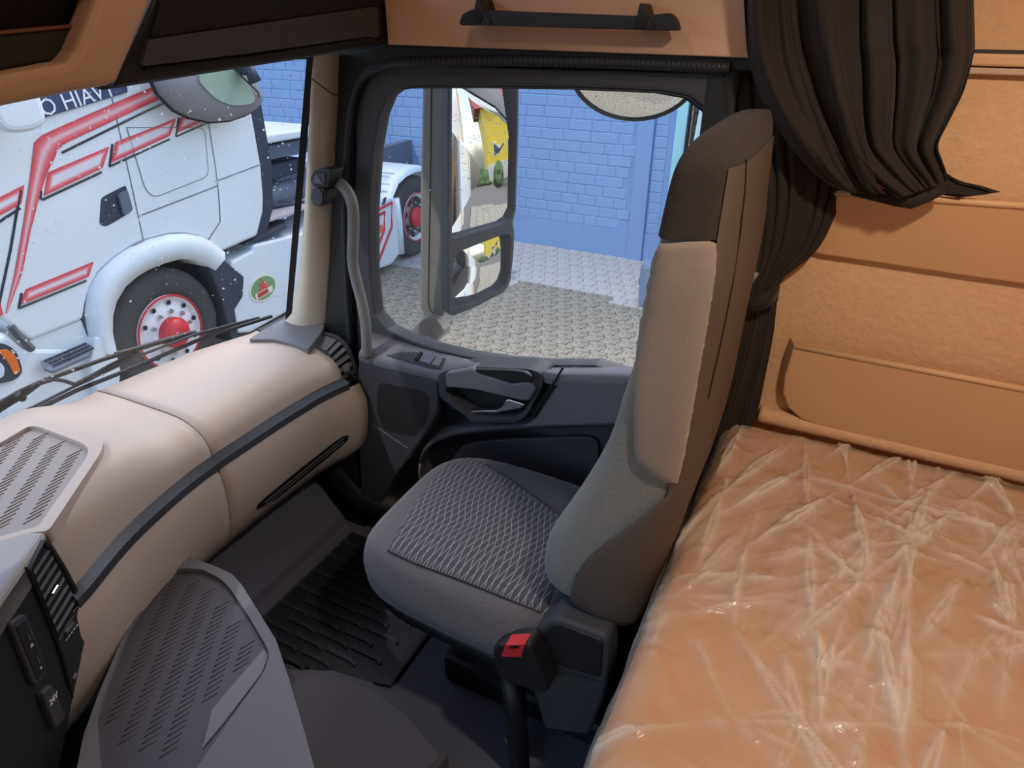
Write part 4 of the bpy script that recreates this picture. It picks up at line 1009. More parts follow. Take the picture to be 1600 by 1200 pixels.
obj('slat_tab', T_([pf_(82, 929, .010), pf_(90, 916, .010)], .0035, 8), m_chrome, vf)
obj('thumb_wheel', T_([pf_(102, 990, .008), pf_(114, 974, .008)], .004, 8), m_char, vf)
for k in range(5):
    p = Vector((103, 1001)).lerp(Vector((119, 979)), k/4); q = p+Vector((2.4, -3.4)); obj('print_tick', T_([pf_(p.x, p.y, .0078), pf_(q.x, q.y, .0078)], .0008, 5), m_print, vf)
obj('flank_stud', T_([pf_(115, 1061, .008), pf_(118, 1052, .008)], .003, 6), m_grey, vf)
up_ = [(17, 976), (20, 971), (38, 959), (43, 963), (74, 1046), (74, 1051), (58, 1071), (53, 1068)]
us = obj('usb_panel', slab([[pf_(a, b, .008) for a, b in up_]], -PN*.010), m_char, dash, bevel=.003)
obj('usb_flap', slab([[pf_(a, b, .0095) for a, b in ((24, 978), (41, 968), (72, 1045), (60, 1064))]], -PN*.003), m_black, us, bevel=.001)
UE = (pf_(60, 1060)-pf_(24, 978)).normalized()
text('usb_mark', 'G', .010, m_print, frame4(pf_(50, 1008, .0105), UE, Vector((0, 0, 1))), us)
text('usb_mark', '+', .012, m_print, frame4(pf_(64.5, 1043, .0105), UE, Vector((0, 0, 1))), us)
obj('usb_mark', T_([pf_(44.5, 992, .0102), pf_(47, 1000, .0102)], .0009, 5), m_dim, us)
obj('usb_mark', T_([pf_(58.5, 1027, .0102), pf_(62, 1036, .0102)], .0009, 5), m_dim, us)
sk24 = obj('socket_cover', slab([[pf_(a, b, .010) for a, b in roundpoly([(66, 1084), (82, 1068), (104, 1120), (88, 1140)], 5)]], -PN*.012), m_char, dash, bevel=.003)
text('socket_lettering', '24V', .016, m_print, frame4(pf_(84, 1092, .0115), (pf_(76, 1099)-pf_(90, 1080)) * -1, UE*-1), sk24)

# ---- console table between the seats
con = thing('console_table', 'dark console table with ribbed tray mat and light edge before the dashboard', 'console', (-1.0, .5, 0))
ZC = .45
co = [(292, 870), (330, 882), (362, 896), (378, 914), (408, 962), (432, 1001), (438, 1020), (452, 1062), (466, 1110), (520, 1300), (300, 1420), (100, 1300), (130, 1150), (152, 1088), (186, 1008), (226, 944), (262, 900)]
ci_ = [(281, 888), (316, 889), (346, 905), (360, 920), (388, 962), (414, 1006), (421, 1022), (412, 1050), (382, 1092), (300, 1210), (160, 1240), (150, 1120), (170, 1062), (206, 970), (240, 918), (266, 892)]
oc = [at(a, b, z=ZC) for a, b in roundpoly(co, 6)]
obj('table_rim', slab([oc, [at(a, b, z=ZC) for a, b in roundpoly(ci_, 6)]], Vector((0, 0, -.03))), m_grey, con, bevel=.007, seg=3)
ct = obj('tray_mat', slab([[at(a, b, z=ZC-.010) for a, b in ci_]], Vector((0, 0, -.01))), m_conmat, con)
cen = sum(oc, Vector())/len(oc)
obj('body', loft([[p+Vector((0, 0, -.02)) for p in oc], [cen+(p-cen)*1.005+Vector((0, 0, -.05)) for p in oc], [cen+(p-cen)*.99+Vector((0, 0, -.16)) for p in oc], [Vector((cen.x+(p.x-cen.x)*.92, cen.y+(p.y-cen.y)*.92, .001)) for p in oc]], True, True, True), m_char, con, smooth=True)
obj('front_flap', slab([[at(a, b, z=ZC-.006) for a, b in ((412, 1012), (420, 1022), (410, 1050), (350, 1128), (315, 1170), (330, 1108))]], Vector((0, 0, -.004))), M('flap_grey', (118, 116, 124), .5), con, bevel=.002)
a = at(352, 990, z=ZC-.0095); b = at(374, 977, z=ZC-.0095); me = rib_mesh(a, b, .0013, M('console_rib', (58, 56, 64), .4))
colstep = at(325, 980, z=ZC)-at(352, 990, z=ZC); rowstep = (at(328, 1060, z=ZC)-at(352, 990, z=ZC))/8
inside = [Vector((p.x, p.y)) for p in [at(x, y, z=ZC) for x, y in ci_]]
flapp = [Vector((p.x, p.y)) for p in [at(x, y, z=ZC) for x, y in ((412, 1005), (425, 1022), (350, 1140), (310, 1175), (322, 1104))]]
for ci in range(-2, 7):
    for ri in range(-14, 22):
        p = a+colstep*ci+rowstep*(ri+.3*ci); e = p+(b-a)
        if all(in_poly(Vector((w.x, w.y)), inside) and not in_poly(Vector((w.x, w.y)), flapp) for w in (p-(b-a)*.3, e+(b-a)*.3)): piece('rib', me, p, ct)

# ================================================================== FLOOR
f0 = at(410, 956, z=0); f1 = at(523, 853, z=0); xf = (f0.x+f1.x)/2
g0 = at(348, 890, x=xf-.10); g1 = at(507, 760, x=xf-.10); zg = (g0.z+g1.z)/2
bm = loft([[Vector((xf+.02, Y, .012)), Vector((xf, Y, .016)), Vector((xf-.012, Y, .03)), Vector((xf-.02, Y, .06)), Vector((xf-.10, Y, zg)), Vector((xf-.12, Y, zg+.012)), Vector((-1.55, Y, zg+.10)), Vector((-1.60, Y, .7))] for Y in (-.9, 0, .5, 1.0, 1.36)], False)
struct('trim_footwell', bm, m_ramp, 'dark grey moulded footwell ramp below the dashboard', 'trim', smooth=False, solid=.008)
struct('trim_sill', loft([[Vector((-1.6, 1.36, .45)), Vector((-1.6, 1.40, .45)), Vector((-1.6, 1.46, .3))], [Vector((-1.28, 1.37, .10)), Vector((-1.27, 1.41, .16)), Vector((-1.27, 1.47, .2))], [Vector((-.3, 1.40, .02)), Vector((-.3, 1.42, .06)), Vector((-.3, 1.47, .08))]], False), m_black, 'black door sill cover beside the footwell', 'trim', smooth=True, solid=.01)
struct('wall_front', B(-1.74, -1.66, -1.05, 1.60, -.9, .60), m_darkgrey, 'front bulkhead below the windscreen', 'wall')
struct('wall_cowl', B(-1.62, -1.28, 1.40, 1.60, -.6, .70), m_black, 'black cowl side panel between dashboard and door hinge', 'wall')
mat_ = thing('floor_mat', 'black ribbed rubber floor mat in the passenger footwell', 'floor mat', (-1.05, 1.1, 0))
n0, n1, n2, n3_ = at(523, 853, z=.012), at(418, 957, z=.012), at(613, 1073, z=.012), at(667, 993, z=.012)
mx0 = xf+.025; mx1 = (n2.x+n3_.x)/2; my0 = n2.y-.16; my1 = 1.35
mp4 = [(mx0, my0), (mx1-.06, my0), (mx1, my0+.06), (mx1, my1), (mx0, my1)]
mp4 = [Vector((mx0, n2.y-.10, 0)), Vector((mx1-.11, n2.y-.03, 0)), Vector((mx1-.0, n2.y+.0, 0)), Vector((mx1, my1, 0)), Vector((mx0, my1, 0))]
obj('base', slab([[p+Vector((0, 0, .002)) for p in mp4]], Vector((0, 0, .012))), m_rubber, mat_, bevel=.004)
bm = bmesh.new()
ribl = .105
shape = [(0, -.0055), (ribl*.8, -.0055), (ribl, -.013), (ribl, -.002), (ribl*.82, .0055), (ribl*.16, .0055), (0, .016), (-.006, .008)]
me = mesh_of('rib', slab([[Vector((x, y, 0)) for x, y in [(q[0], q[1]) for q in shape]]], Vector((0, 0, .007))), M('rubber_rib', (48, 52, 64), .45))
bm.free()
for r in range(14):
    for c_ in range(5):
        y = n2.y-.06+r*.037; x = mx0+.015+c_*.118+(.059 if r % 2 else 0)
        if y < my1-.03 and x+ribl < mx1-.01 and not (y < n2.y+.01 and x+ribl > mx1-.12): piece('rib', me, (x, y, .0135), mat_)

# ================================================================== SEAT
seat = thing('passenger_seat', 'grey fabric passenger seat with wave-patterned cushion and tall backrest', 'seat', (-.55, 1.1, 0))
# cushion
CXc, CYc, CA, CB = -.590, 1.100, .285, .268
def ring(z, s, ez=0, n=4.2, k=44, fx=0):
    out = []
    for i in range(k):
        a = 2*math.pi*i/k; c, s_ = math.cos(a), math.sin(a)
        x = CA*s*math.copysign(abs(c)**(2/n), c); y = CB*s*math.copysign(abs(s_)**(2/n), s_)
        fr = (-x/CA+1)/2      # 1 at the front edge
        y *= 1-.10*fr**3
        out.append(Vector((CXc+x-fx*fr, CYc+y, z+.03*fr*(1 if z > .42 else .2)-ez*fr**4)))
    return out
prof = [(.378, .80, .0), (.382, .88, 0), (.392, .945, 0), (.408, .985, 0), (.43, 1.0, 0), (.45, .995, .005), (.475, .975, .010), (.492, .94, .014), (.503, .885, .016), (.508, .80, .017), (.510, .65, .016), (.510, .45, .012), (.509, .2, .006)]
cush = obj('cushion', loft([ring(z, s, e) for z, s, e in prof], True, True, True), m_cushion, seat, smooth=True)
cbv = bvh_of(cush)
wave = [(606, 861), (622, 828), (650, 785), (680, 745), (700, 722), (722, 712), (742, 716), (790, 745), (840, 780), (888, 815), (880, 870), (852, 962), (800, 940), (720, 908), (650, 882)]
obj('cushion_centre', patch(cbv, wave, 10, .0012, .003, 10), m_wave, seat, smooth=True)
def on_c(pts, off=.002):
    out = []
    for a, b in pts:
        h = cbv.ray_cast(CAM, ray(a, b).normalized())
        if h[0] is not None: out.append(h[0]+h[1]*off)
    return out
obj('cushion_seam', T_(on_c([(606, 861), (628, 872), (650, 882), (720, 908), (800, 940), (845, 958)]), .002, 5), m_black, seat)
obj('cushion_seam', T_(on_c([(735, 714), (760, 727), (790, 745), (840, 780), (884, 813)]), .002, 5), m_black, seat)
obj('cushion_pan', loft([[Vector((CXc+(p.x-CXc)*k, CYc+(p.y-CYc)*k, z)) for p in ring(.35, 1)] for k, z in ((.84, .335), (.93, .36), (.88, .382))], True, True, True), m_black, seat, smooth=True)
# suspension base
obj('base_bellows', loft([[Vector((-.48+x*k, 1.15+y*k, z)) for x, y in ((-.18, -.14), (.20, -.14), (.20, .14), (-.18, .14))] for k, z in ((1.02, .10), (.94, .13), (1.0, .16), (.93, .19), (.98, .22), (.92, .25), (.98, .29), (.95, .34))], True, True, True), m_black, seat)
obj('base_plate', B(-.70, -.24, .99, 1.33, .001, .10), m_black, seat, bevel=.02)
# backrest
lev = [((838, 905), (990, 992)), ((836, 880), (992, 978)), ((848, 832), (1012, 925)), ((893, 768), (1045, 848)), ((938, 695), (1072, 760)), ((962, 625), (1090, 665)), ((983, 560), (1104, 590)), ((998, 500), (1118, 520)), ((1011, 430), (1132, 440)), ((1022, 368), (1142, 370)), ((1036, 300), (1150, 302)), ((1048, 262), (1154, 262)), ((1064, 236), (1155, 238)), ((1088, 221), (1152, 222)), ((1115, 214), (1146, 215)), ((1126, 211), (1138, 211.5))]
yw = [(.93, 1.33), (.905, 1.36), (.90, 1.37), (.90, 1.37), (.90, 1.37), (.90, 1.37), (.905, 1.365), (.91, 1.36), (.915, 1.35), (.925, 1.335), (.935, 1.32), (.94, 1.31), (.955, 1.295), (.98, 1.27), (1.02, 1.23), (1.08, 1.17)]
NB = 48
def back_ring(i, grow=0.0, sl=None):
    (fa, fb), (ra, rb) = lev[i]; y0, y1 = yw[i]; yy = .925 if i < 9 else .945
    f, r = at(fa, fb, y=yy), at(ra, rb, y=yy)
    mid = (f+r)/2; ax = (f-r)/2; L = ax.length; ax = ax.normalized(); yc = (y0+y1)/2; wy = (y1-y0)/2
    out = []
    for k in range(NB):
        a = 2*math.pi*k/NB; c, s = math.cos(a), math.sin(a); n = 4.5
        u = math.copysign(abs(c)**(2/n), c); v = math.copysign(abs(s)**(2/n), s)
        # the middle of the front face is hollowed between the side bolsters
        hol = .035*max(0, 1-abs(v)*1.25)**.8 if c > .3 and 1 < i < 9 else 0
        out.append(Vector((mid.x, yc, mid.z))+ax*(u*(L+grow)-hol)+Vector((0, v*(wy+grow), 0)))
    return out
def dens(fn, a, b, k=3):
    rows = [fn(i) for i in range(a, b+1)]; cols = list(zip(*rows)); sp = [smoothloop(list(c), k, False) for c in cols]
    return [list(r) for r in zip(*sp)]
back = obj('backrest', loft(dens(lambda i: back_ring(i), 0, 15), True, True, True), m_fabric, seat, smooth=True)
bbv = bvh_of(back)
head = obj('headrest', loft(dens(lambda i: [p+Vector((0, 0, .0045 if i > 12 else 0)) for p in back_ring(i, .0035)], 9, 15), True, False, True), m_brownfab, seat, smooth=True)
# rear shell: rear part of the ring
def shell_ring(i):
    rg = back_ring(i, .006); return rg[15:34]
obj('back_shell', loft(dens(shell_ring, 2, 11), False), m_taupe, seat, smooth=True)
def on_b(pts, off=.004):
    out = []
    for a, b in pts:
        h = bbv.ray_cast(CAM, ray(a, b).normalized())
        if h[0] is not None:
            n = h[1] if h[1].dot(CAM-h[0]) > 0 else -h[1]; out.append(h[0]+n*off)
    return out
sidep = [(1037, 381), (1075, 377), (1108, 376), (1116, 380), (1112, 430), (1098, 520), (1080, 620), (1064, 710), (1054, 752), (1040, 750), (1014, 733), (998, 718), (993, 697), (992, 650), (997, 580), (1007, 510), (1017, 450), (1029, 400)]
obj('side_pad', patch(bbv, sidep, 6, .0072, .006, 14), m_sidepad, seat, smooth=True)
tear = [(892, 930), (900, 898), (920, 868), (955, 838), (1000, 806), (1040, 770), (1056, 752), (1080, 742), (1066, 800), (1044, 860), (1012, 930), (990, 975), (960, 975), (925, 962), (900, 950)]
obj('hip_pad', patch(bbv, tear, 6, .0072, .004, 14), m_taupe, seat, smooth=True)
obj('backrest_seam', T_(on_b([(846, 845), (870, 800), (905, 757), (945, 690), (968, 625), (988, 562)], .0015), .0016, 5), m_brownfab, seat)
obj('shell_seam', T_(on_b([(1158, 250), (1156, 300), (1148, 370), (1136, 450), (1118, 540), (1100, 620)], .007), .0014, 5), m_black, seat)
xq = at(1150, 302, y=.945).x
obj('head_cover_flap', loft([[Vector((xq+dx, y, z)) for y in (1.06, 1.14, 1.22, 1.29)] for dx, z in ((-.004, 1.375), (.002, 1.365), (.003, 1.30), (.0, 1.2), (-.008, 1.1))], False), m_taupe, seat, smooth=True, solid=.004)
# recliner side cover, buckle, bolt
RY = .862
rc = [(820, 1000), (838, 984), (862, 968), (876, 968), (945, 994), (951, 1004), (948, 1070), (940, 1100), (920, 1150), (850, 1140), (826, 1060)]
rcv = obj('recliner_cover', slabY(roundpoly(rc, 8), RY, .07), m_char, seat, bevel=.012, seg=3)
obj('cover_face', slabY(roundpoly([(834, 998), (866, 976), (878, 976), (938, 1000), (942, 1010), (938, 1060), (842, 1030)], 8), RY-.004, .01), m_black, rcv, bevel=.003)
obj('cover_groove', T_([at(x, y, y=RY-.003) for x, y in ((828, 1000), (842, 1035), (858, 1075))], .003, 6), m_void, rcv)
obj('cover_groove', T_([at(x, y, y=RY-.003) for x, y in ((846, 1036), (880, 1050), (936, 1066))], .0015, 6), m_void, rcv)
bo = bmesh.new(); lathe(bo, [(.011, 0), (.011, .006), (.006, .007), (.005, .003), (.001, .003)], at(842, 1072, y=RY), (0, -1, 0), 14); obj('bolt', bo, m_bolt, rcv, smooth=False)
bk_ = [(770, 1014), (776, 1008), (790, 1008), (822, 1006), (830, 1012), (858, 1078), (850, 1085), (800, 1070), (778, 1058), (771, 1038)]
bu = obj('buckle', slabY(roundpoly(bk_, 7), .815, .05), m_black, seat, bevel=.010, seg=3)
obj('buckle_button', slabY(roundpoly([(783, 1026), (789, 1008), (820, 1007), (814, 1027)], 2), .812, .03), m_buckle, bu, bevel=.003)
obj('buckle_slot', slabY(roundpoly([(793, 1014), (796, 1008.5), (814, 1008), (810, 1013.5)], 2), .8112, .01), M('slot_red', (150, 16, 24), .5), bu)
E2 = (at(815, 1010, y=.81)-at(790, 1010, y=.81)).normalized()
text('buckle_lettering', 'PRESS', .008, m_void, frame4(at(804.5, 1011.2, y=.8108), E2, Vector((0, -.2, 1))), bu)
obj('buckle_stalk', T_([at(800, 1060, y=.84), at(806, 1110, y=.85), at(812, 1200, y=.86)], .025, 10), m_black, seat, smooth=True)
# ---- console carpet hump at the frame's foot
hp_ = [(450, 1046), (520, 1048), (580, 1066), (640, 1110), (700, 1180), (600, 1300), (450, 1300), (430, 1120)]
o = obj('engine_tunnel', loft([[Vector((p.x, p.y, .001)) for p in [at(a, b, z=.10) for a, b in hp_]], [at(a, b, z=.10) for a, b in hp_], [at(560+(a-560)*.9, 1170+(b-1170)*.9, z=.115) for a, b in hp_]], True, True, True), m_carpet)
tag(o, 'dark grey carpeted hump beside the console table', 'floor hump', None, 'structure'); o.name = 'trim_tunnel'

# ================================================================== BUNK
BZ = .70
bed = thing('bunk_mattress', 'tan bunk mattress under plastic film along the rear wall', 'mattress', (.2, .4, 0))
YB0, YB1, XB0_, XB1 = -.95, 1.555, -.152, .60
def bed_z(x, y):
    e = min(x-XB0_, XB1-x, (YB1-y)*1.0)
    r = .05
    z = BZ if e > r else BZ-r+math.sqrt(max(0, r*r-(r-e)**2))
    return z+.006*noise.noise(Vector((x*4, y*3, 0)))
nx, nyb = 40, 110
rows = []
for j in range(nyb+1):
    y = YB0+(YB1-YB0)*j/nyb; row = [Vector((XB0_, y, BZ-.16))]
    for i in range(nx+1):
        x = XB0_+(XB1-XB0_)*(i/nx); row.append(Vector((x, y, bed_z(x, y))))
    rows.append(row)
obj('mattress', loft(rows, False), m_mattress, bed, smooth=True)
obj('bunk_board', B(XB0_+.01, XB1, YB0, YB1, BZ-.19, BZ-.155), m_black, bed)
obj('storage_box', B(XB0_+.06, XB1, YB0, YB1, .005, BZ-.19), m_black, bed)
# film
def ridge(p): return (1-abs(noise.noise(p)))**6
def film_h(x, y):
    P = Vector((x, y, 0)); w = Vector((noise.noise(P*2.3)*.25, noise.noise(P*2.3+Vector((9, 2, 0)))*.25, 0))
    a = ridge((P+w)*Vector((3.2, 1.3, 1)).x) if False else 0
    q = P+w*.5; h = .010*(noise.noise(Vector((q.x*3, q.y*2, 3)))+.4)
    for ang, fu, fv, am, sd in ((.55, 1.1, 8, .012, 1), (1.15, 1.3, 10, .010, 4), (-.25, 1.6, 12, .006, 7), (.85, 4, 24, .0045, 11), (1.9, 5, 22, .0035, 15), (.1, 9, 40, .002, 19)):
        u = q.x*math.cos(ang)+q.y*math.sin(ang); v = -q.x*math.sin(ang)+q.y*math.cos(ang)
        h += am*ridge(Vector((u*fu, v*fv, sd)))*max(0, .55+noise.noise(Vector((q.x*2.5, q.y*2.5, sd*3.1)))*1.2)
    return max(0, h)
NX, NY = 210, 460
cr = random.Random(21); SEG = []
for k in range(46):                       # pinch points with creases radiating from them
    cx_, cy_ = cr.uniform(XB0_, XB1), cr.uniform(-.3, YB1); a0_ = cr.uniform(0, 6.28)
    for q in range(cr.randint(3, 8)):
        an = a0_+cr.uniform(-1.0, 1.0)*(1 if q % 2 else 1)+(math.pi if q % 3 == 0 else 0); ln = cr.choice((.05, .08, .12, .2, .34))*cr.uniform(.7, 1.3)
        SEG.append((cx_, cy_, math.cos(an), math.sin(an), ln, cr.uniform(.0025, .0065)))
for k in range(14):                       # long folds from the wall side to the front edge
    cx_ = cr.uniform(.0, XB1); an = -math.pi/2+cr.uniform(-.55, .35)
    SEG.append((cx_, YB1-.02, math.cos(an), math.sin(an), cr.uniform(.4, 1.1), cr.uniform(.004, .009)))
def crease(x, y):
    h = 0
    for cx_, cy_, dx, dy, ln, am in SEG:
        t = (x-cx_)*dx+(y-cy_)*dy
        if t < 0 or t > ln: continue
        d = abs(-(x-cx_)*dy+(y-cy_)*dx)+.006*math.sin(t*19+cx_*40)
        if d > .02: continue
        w = .0035+.012*t/ln*.5
        h = max(h, 1.5*am*math.exp(-abs(d)/w)*min(1, (1-t/ln)*3))
    return h
rows = []
for j in range(NY+1):
    y = YB0+.1+(YB1-.012-YB0-.1)*j/NY
    dr = .10+.05*noise.noise(Vector((0, y*3, 1)))
    row = []
    for i in range(-14, NX+1):
        if i >= 0:
            x = XB0_+(XB1-.01-XB0_)*i/NX; h = (film_h(x, y)*.6+crease(x, y))*min(1, (YB1-y)/.03)*min(1, (XB1-x)/.03)
            row.append(Vector((x-.004*(i < 3), y, bed_z(x, y)+.004+h)))
        else:
            t = -i/14; row.append(Vector((XB0_-.006-.022*math.sin(t*1.5)*(.6+noise.noise(Vector((y*6, t*2, 0)))), y, BZ-.05-dr*t+.002*math.sin(y*40))))
    rows.append(row)
fo_ = obj('plastic_film', loft(rows, False), m_film, None, smooth=True)
ca = fo_.data.attributes.new('fold', 'FLOAT', 'POINT')      # doubled-up film in the creases is less clear
ca.data.foreach_set('value', [min(1, crease(v.co.x, v.co.y)/.008)*.8 if v.co.x > XB0_+.002 else .15 for v in fo_.data.vertices])
tag(fo_, 'crumpled clear plastic film spread over the bunk mattress', 'plastic film')

# bunk end wall: rail, two pockets, padded roll
rl = [at(1380, 93, y=SW-.01), at(1750, 112, y=SW-.01)]
zr = at(1560, 96, y=SW-.02).z
rail = tag(obj('bunk_rail', B(-.12, .62, SW-.028, SW, zr-.008, zr+.012), m_tanplastic, None, bevel=.004), 'narrow tan rail across the bunk end wall above the upper pocket', 'rail')
obj('rail_groove', B(-.12, .62, SW-.010, SW, zr+.012, zr+.018), m_black, rail)
obj('rail_upper_lip', B(-.12, .62, SW-.020, SW, zr-.022, zr-.010), m_beige, rail, bevel=.003)
def make_pocket(label, outline, ntop, ytop, ybot):
    P0 = [at(a, b, y=(ytop+ybot)/2) for a, b in outline]
    zt = max(p.z for p in P0); zb_ = min(p.z for p in P0)
    def yl(z): return ybot+(ytop-ybot)*(z-zb_)/(zt-zb_)
    P = []
    for a, b in outline:
        p = at(a, b, y=(ytop+ybot)/2)
        for _ in range(4): p = at(a, b, y=yl(p.z))
        P.append(p)
    t = thing('storage_pocket', label, 'wall pocket', (sum(p.x for p in P)/len(P), SW, min(p.z for p in P)), None)
    n = Vector((0, -1, 0))
    f = obj('front', slab([P], Vector((0, .010, 0))), m_tanplastic, t, bevel=.004, seg=3)
    rimp = P[ntop:]+[P[0]]
    rows = [[p+Vector((0, .004, 0)), Vector((p.x-.006, (p.y+SW)/2, p.z-.003)), Vector((p.x-.014, SW+.001, p.z-.010))] for p in rimp]
    obj('rim', loft(rows, False), m_tanplastic, t, smooth=True)
    a, b = P[0], P[ntop]
    obj('lip', T_([a+Vector((.004, .004, -.002)), b+Vector((0, .004, -.002))], .007, 8), m_tanplastic, t, smooth=True)
    return t
ul = [(1297, 300), (1460, 310), (1800, 334)]
upo = [(1297, 300), (1800, 334), (1860, 480), (1500, 430), (1380, 412), (1284, 398), (1272, 394), (1270, 386), (1284, 340)]
make_pocket('upper tan storage pocket on the bunk wall with the curtain tucked in', upo, 1, SW-.07, SW-.022)
lpo = [(1240, 540), (1850, 655), (1880, 830), (1600, 742), (1400, 695), (1290, 668), (1252, 655), (1232, 638), (1223, 615), (1225, 590)]
make_pocket('lower tan storage pocket with rounded corner just above the mattress', lpo, 1, SW-.065, SW-.022)
rp = smoothloop([(1186, 648), (1230, 655), (1300, 675), (1400, 700), (1600, 750), (1850, 815)], 4, False)
pr_ = [at(p.x, p.y, y=SW-.02) for p in rp]
tag(obj('padded_roll', T_([Vector((p.x, SW-.012, BZ+.016)) for p in pr_], .022, 12), m_suede, None, smooth=True), 'padded tan roll between the mattress and the bunk end wall', 'padding')

# ================================================================== CURTAINS
def curtain(rowsLR, nfold, amp, Yof, nU=90, sub=5, ph=0.0, grow=None):
    """rowsLR: (left px, right px, py, amplitude factor)"""
    L = smoothloop([Vector((r[0], r[2], r[3])) for r in rowsLR], sub, False); Rr = smoothloop([Vector((r[1], r[4] if len(r) > 4 else r[2], r[3])) for r in rowsLR], sub, False)
    rows = []
    for i, (l, r) in enumerate(zip(L, Rr)):
        v = i/(len(L)-1); row = []
        for k in range(nU+1):
            u = k/nU; px = l.x+(r.x-l.x)*u; py = l.y+(r.y-l.y)*u
            a = nfold*2*math.pi*u+ph+.9*math.sin(v*2.1+u*5)+.8*noise.noise(Vector((u*4, v*2, ph)))
            d = amp*l.z*(math.sin(a)+.35*math.sin(2.3*a+1))
            d += .006*noise.noise(Vector((u*14, v*4, ph)))
            row.append(at(px+6*l.z*math.cos(a), py, y=Yof(u, v)+d))
        rows.append(row)
    return loft(rows, False)
# tied-back curtain behind the seat
rB = [(1118, 1335, 60, 1), (1120, 1330, 130, 1), (1130, 1322, 210, 1), (1150, 1312, 300, 1, 296), (1160, 1276, 380, .8, 385), (1164, 1220, 445, .5, 436), (1160, 1212, 480, .4, 470), (1150, 1206, 530, .5, 520), (1128, 1192, 600, .7, 590), (1095, 1178, 680, .8, 650), (1060, 1150, 760, .8, 715)]
tcur = thing('tied_curtain', 'dark brown curtain gathered by a tie behind the seat backrest', 'curtain', (-.15, 1.50, .75))
obj('cloth', curtain(rB, 8, .013, lambda u, v: 1.475+.055*u, 110, 5, .7), m_curtain, tcur, smooth=True, solid=.0015)
tp = [[at(x, y, y=Y) for x, y, Y in ((1160, 466, 1.47), (1180, 463, 1.45), (1198, 457, 1.455), (1218, 446, 1.49))], [at(x, y, y=Y) for x, y, Y in ((1160, 488, 1.47), (1180, 487, 1.445), (1196, 482, 1.45), (1214, 470, 1.485))]]
obj('tie_band', loft(tp, False), m_curtain, tcur, smooth=True, solid=.004)
obj('tie_button', T_([at(1173, 443, y=1.44), at(1180, 425, y=1.44)], [.004, .009], 8), m_dim, tcur, smooth=True)
# big bunched curtain tucked into the upper pocket
hcur = thing('bunched_curtain', 'dark brown curtain hanging in a bunch and tucked into the upper pocket', 'curtain', (0, 1.45, 1.27))
rA = [(1160, 1290, -120, 1), (1162, 1300, -40, 1), (1166, 1305, 40, 1), (1172, 1312, 90, 1), (1190, 1322, 145, 1), (1214, 1338, 190, .9, 200), (1240, 1352, 228, .8, 245), (1268, 1362, 262, .7, 275), (1300, 1372, 288, .5, 296), (1330, 1385, 301, .4, 303)]
obj('left_fold', curtain(rA, 1.6, .024, lambda u, v: 1.36+.10*v-.03*u, 60, 5, 1.9), m_curtain, hcur, smooth=True, solid=.0015)
rC = [(1283, 1524, -120, 1), (1282, 1525, -20, 1), (1282, 1527, 60, 1), (1288, 1526, 100, 1, 85), (1296, 1512, 150, 1, 140), (1306, 1490, 195, .9, 185), (1322, 1470, 232, .8, 225), (1352, 1474, 268, .6, 250), (1384, 1480, 296, .5, 268), (1405, 1482, 310, .3, 282)]
obj('middle_fold', curtain(rC, 4.5, .017, lambda u, v: 1.345+.07*v+.05*u, 110, 5, .3), m_curtain, hcur, smooth=True, solid=.0015)
rD = [(1420, 1470, 292, .4, 262), (1440, 1500, 300, .5, 282), (1470, 1540, 304, .5, 292), (1500, 1562, 309, .3, 300)]
obj('tail', curtain(rD, 1.5, .012, lambda u, v: 1.50+.02*u, 30, 4, 1.1), m_curtain, hcur, smooth=True, solid=.0015)
obj('hem', T_([at(x, y, y=1.43) for x, y in ((1322, -60), (1326, 40), (1334, 110), (1352, 180), (1378, 240), (1408, 290))], .0022, 6), M('hem_brown', (66, 52, 46), .6), hcur)
obj('bottom_roll', T_([at(x, y, y=1.46) for x, y in ((1330, 300), (1370, 305), (1400, 309), (1425, 314), (1450, 306), (1478, 296))], [.006, .012, .016, .015, .012, .006], 10), m_curtain, hcur, smooth=True)

# ================================================================== HANDLES
gh = thing('grab_handle', 'long black grab handle with two screw bosses on the beige header panel', 'grab handle', (at(890, 40, y=1.43).x, 1.44, at(890, 40, y=1.43).z))
GHY = 1.385
obj('bar', slabY(roundpoly([(717, 36), (722, 22), (738, 14), (790, 17), (1000, 25), (1046, 20), (1056, 30), (1061, 48), (1040, 48), (890, 44), (760, 40), (720, 40)], 5), GHY, .022), m_black, gh, bevel=.006, seg=3)
for cx_, cy_ in ((746, 26), (1001, 33)):
    obj('boss', slabY(roundpoly([(cx_-16, cy_+10), (cx_-6, cy_-8), (cx_-2, cy_-28), (cx_+2, cy_-28), (cx_+8, cy_-8), (cx_+22, cy_+8), (cx_+14, cy_+14)], 4), GHY-.004, .06), m_black, gh, bevel=.004)
    bm = bmesh.new(); lathe(bm, [(.0115, 0), (.0115, .002), (.010, .0025), (.001, .0025)], at(cx_, cy_, y=GHY-.004), (0, -1, 0), 16); obj('screw_cap', bm, m_void, gh)
ag = thing('pillar_grab_handle', 'curved dark grey entry handle beside the windscreen pillar', 'grab handle', at(570, 530, y=1.39))
gp_ = [at(x, y, y=Y) for x, y, Y in ((518, 280, 1.43), (526, 284, 1.40), (537, 292, 1.385), (547, 308, 1.378), (552, 330, 1.375), (552, 370, 1.375), (551, 405, 1.375), (556, 435, 1.375), (565, 470, 1.378), (571, 505, 1.382), (573, 535, 1.386), (573, 556, 1.392))]
obj('tube', T_(smoothloop(gp_, 4, False), .0155, 14), M('handle_grey', (122, 122, 122), .5), ag, smooth=True)
obj('upper_socket', T_([at(514, 279, y=1.43), at(527, 284, y=1.398)], .021, 12), m_black, ag, smooth=True)
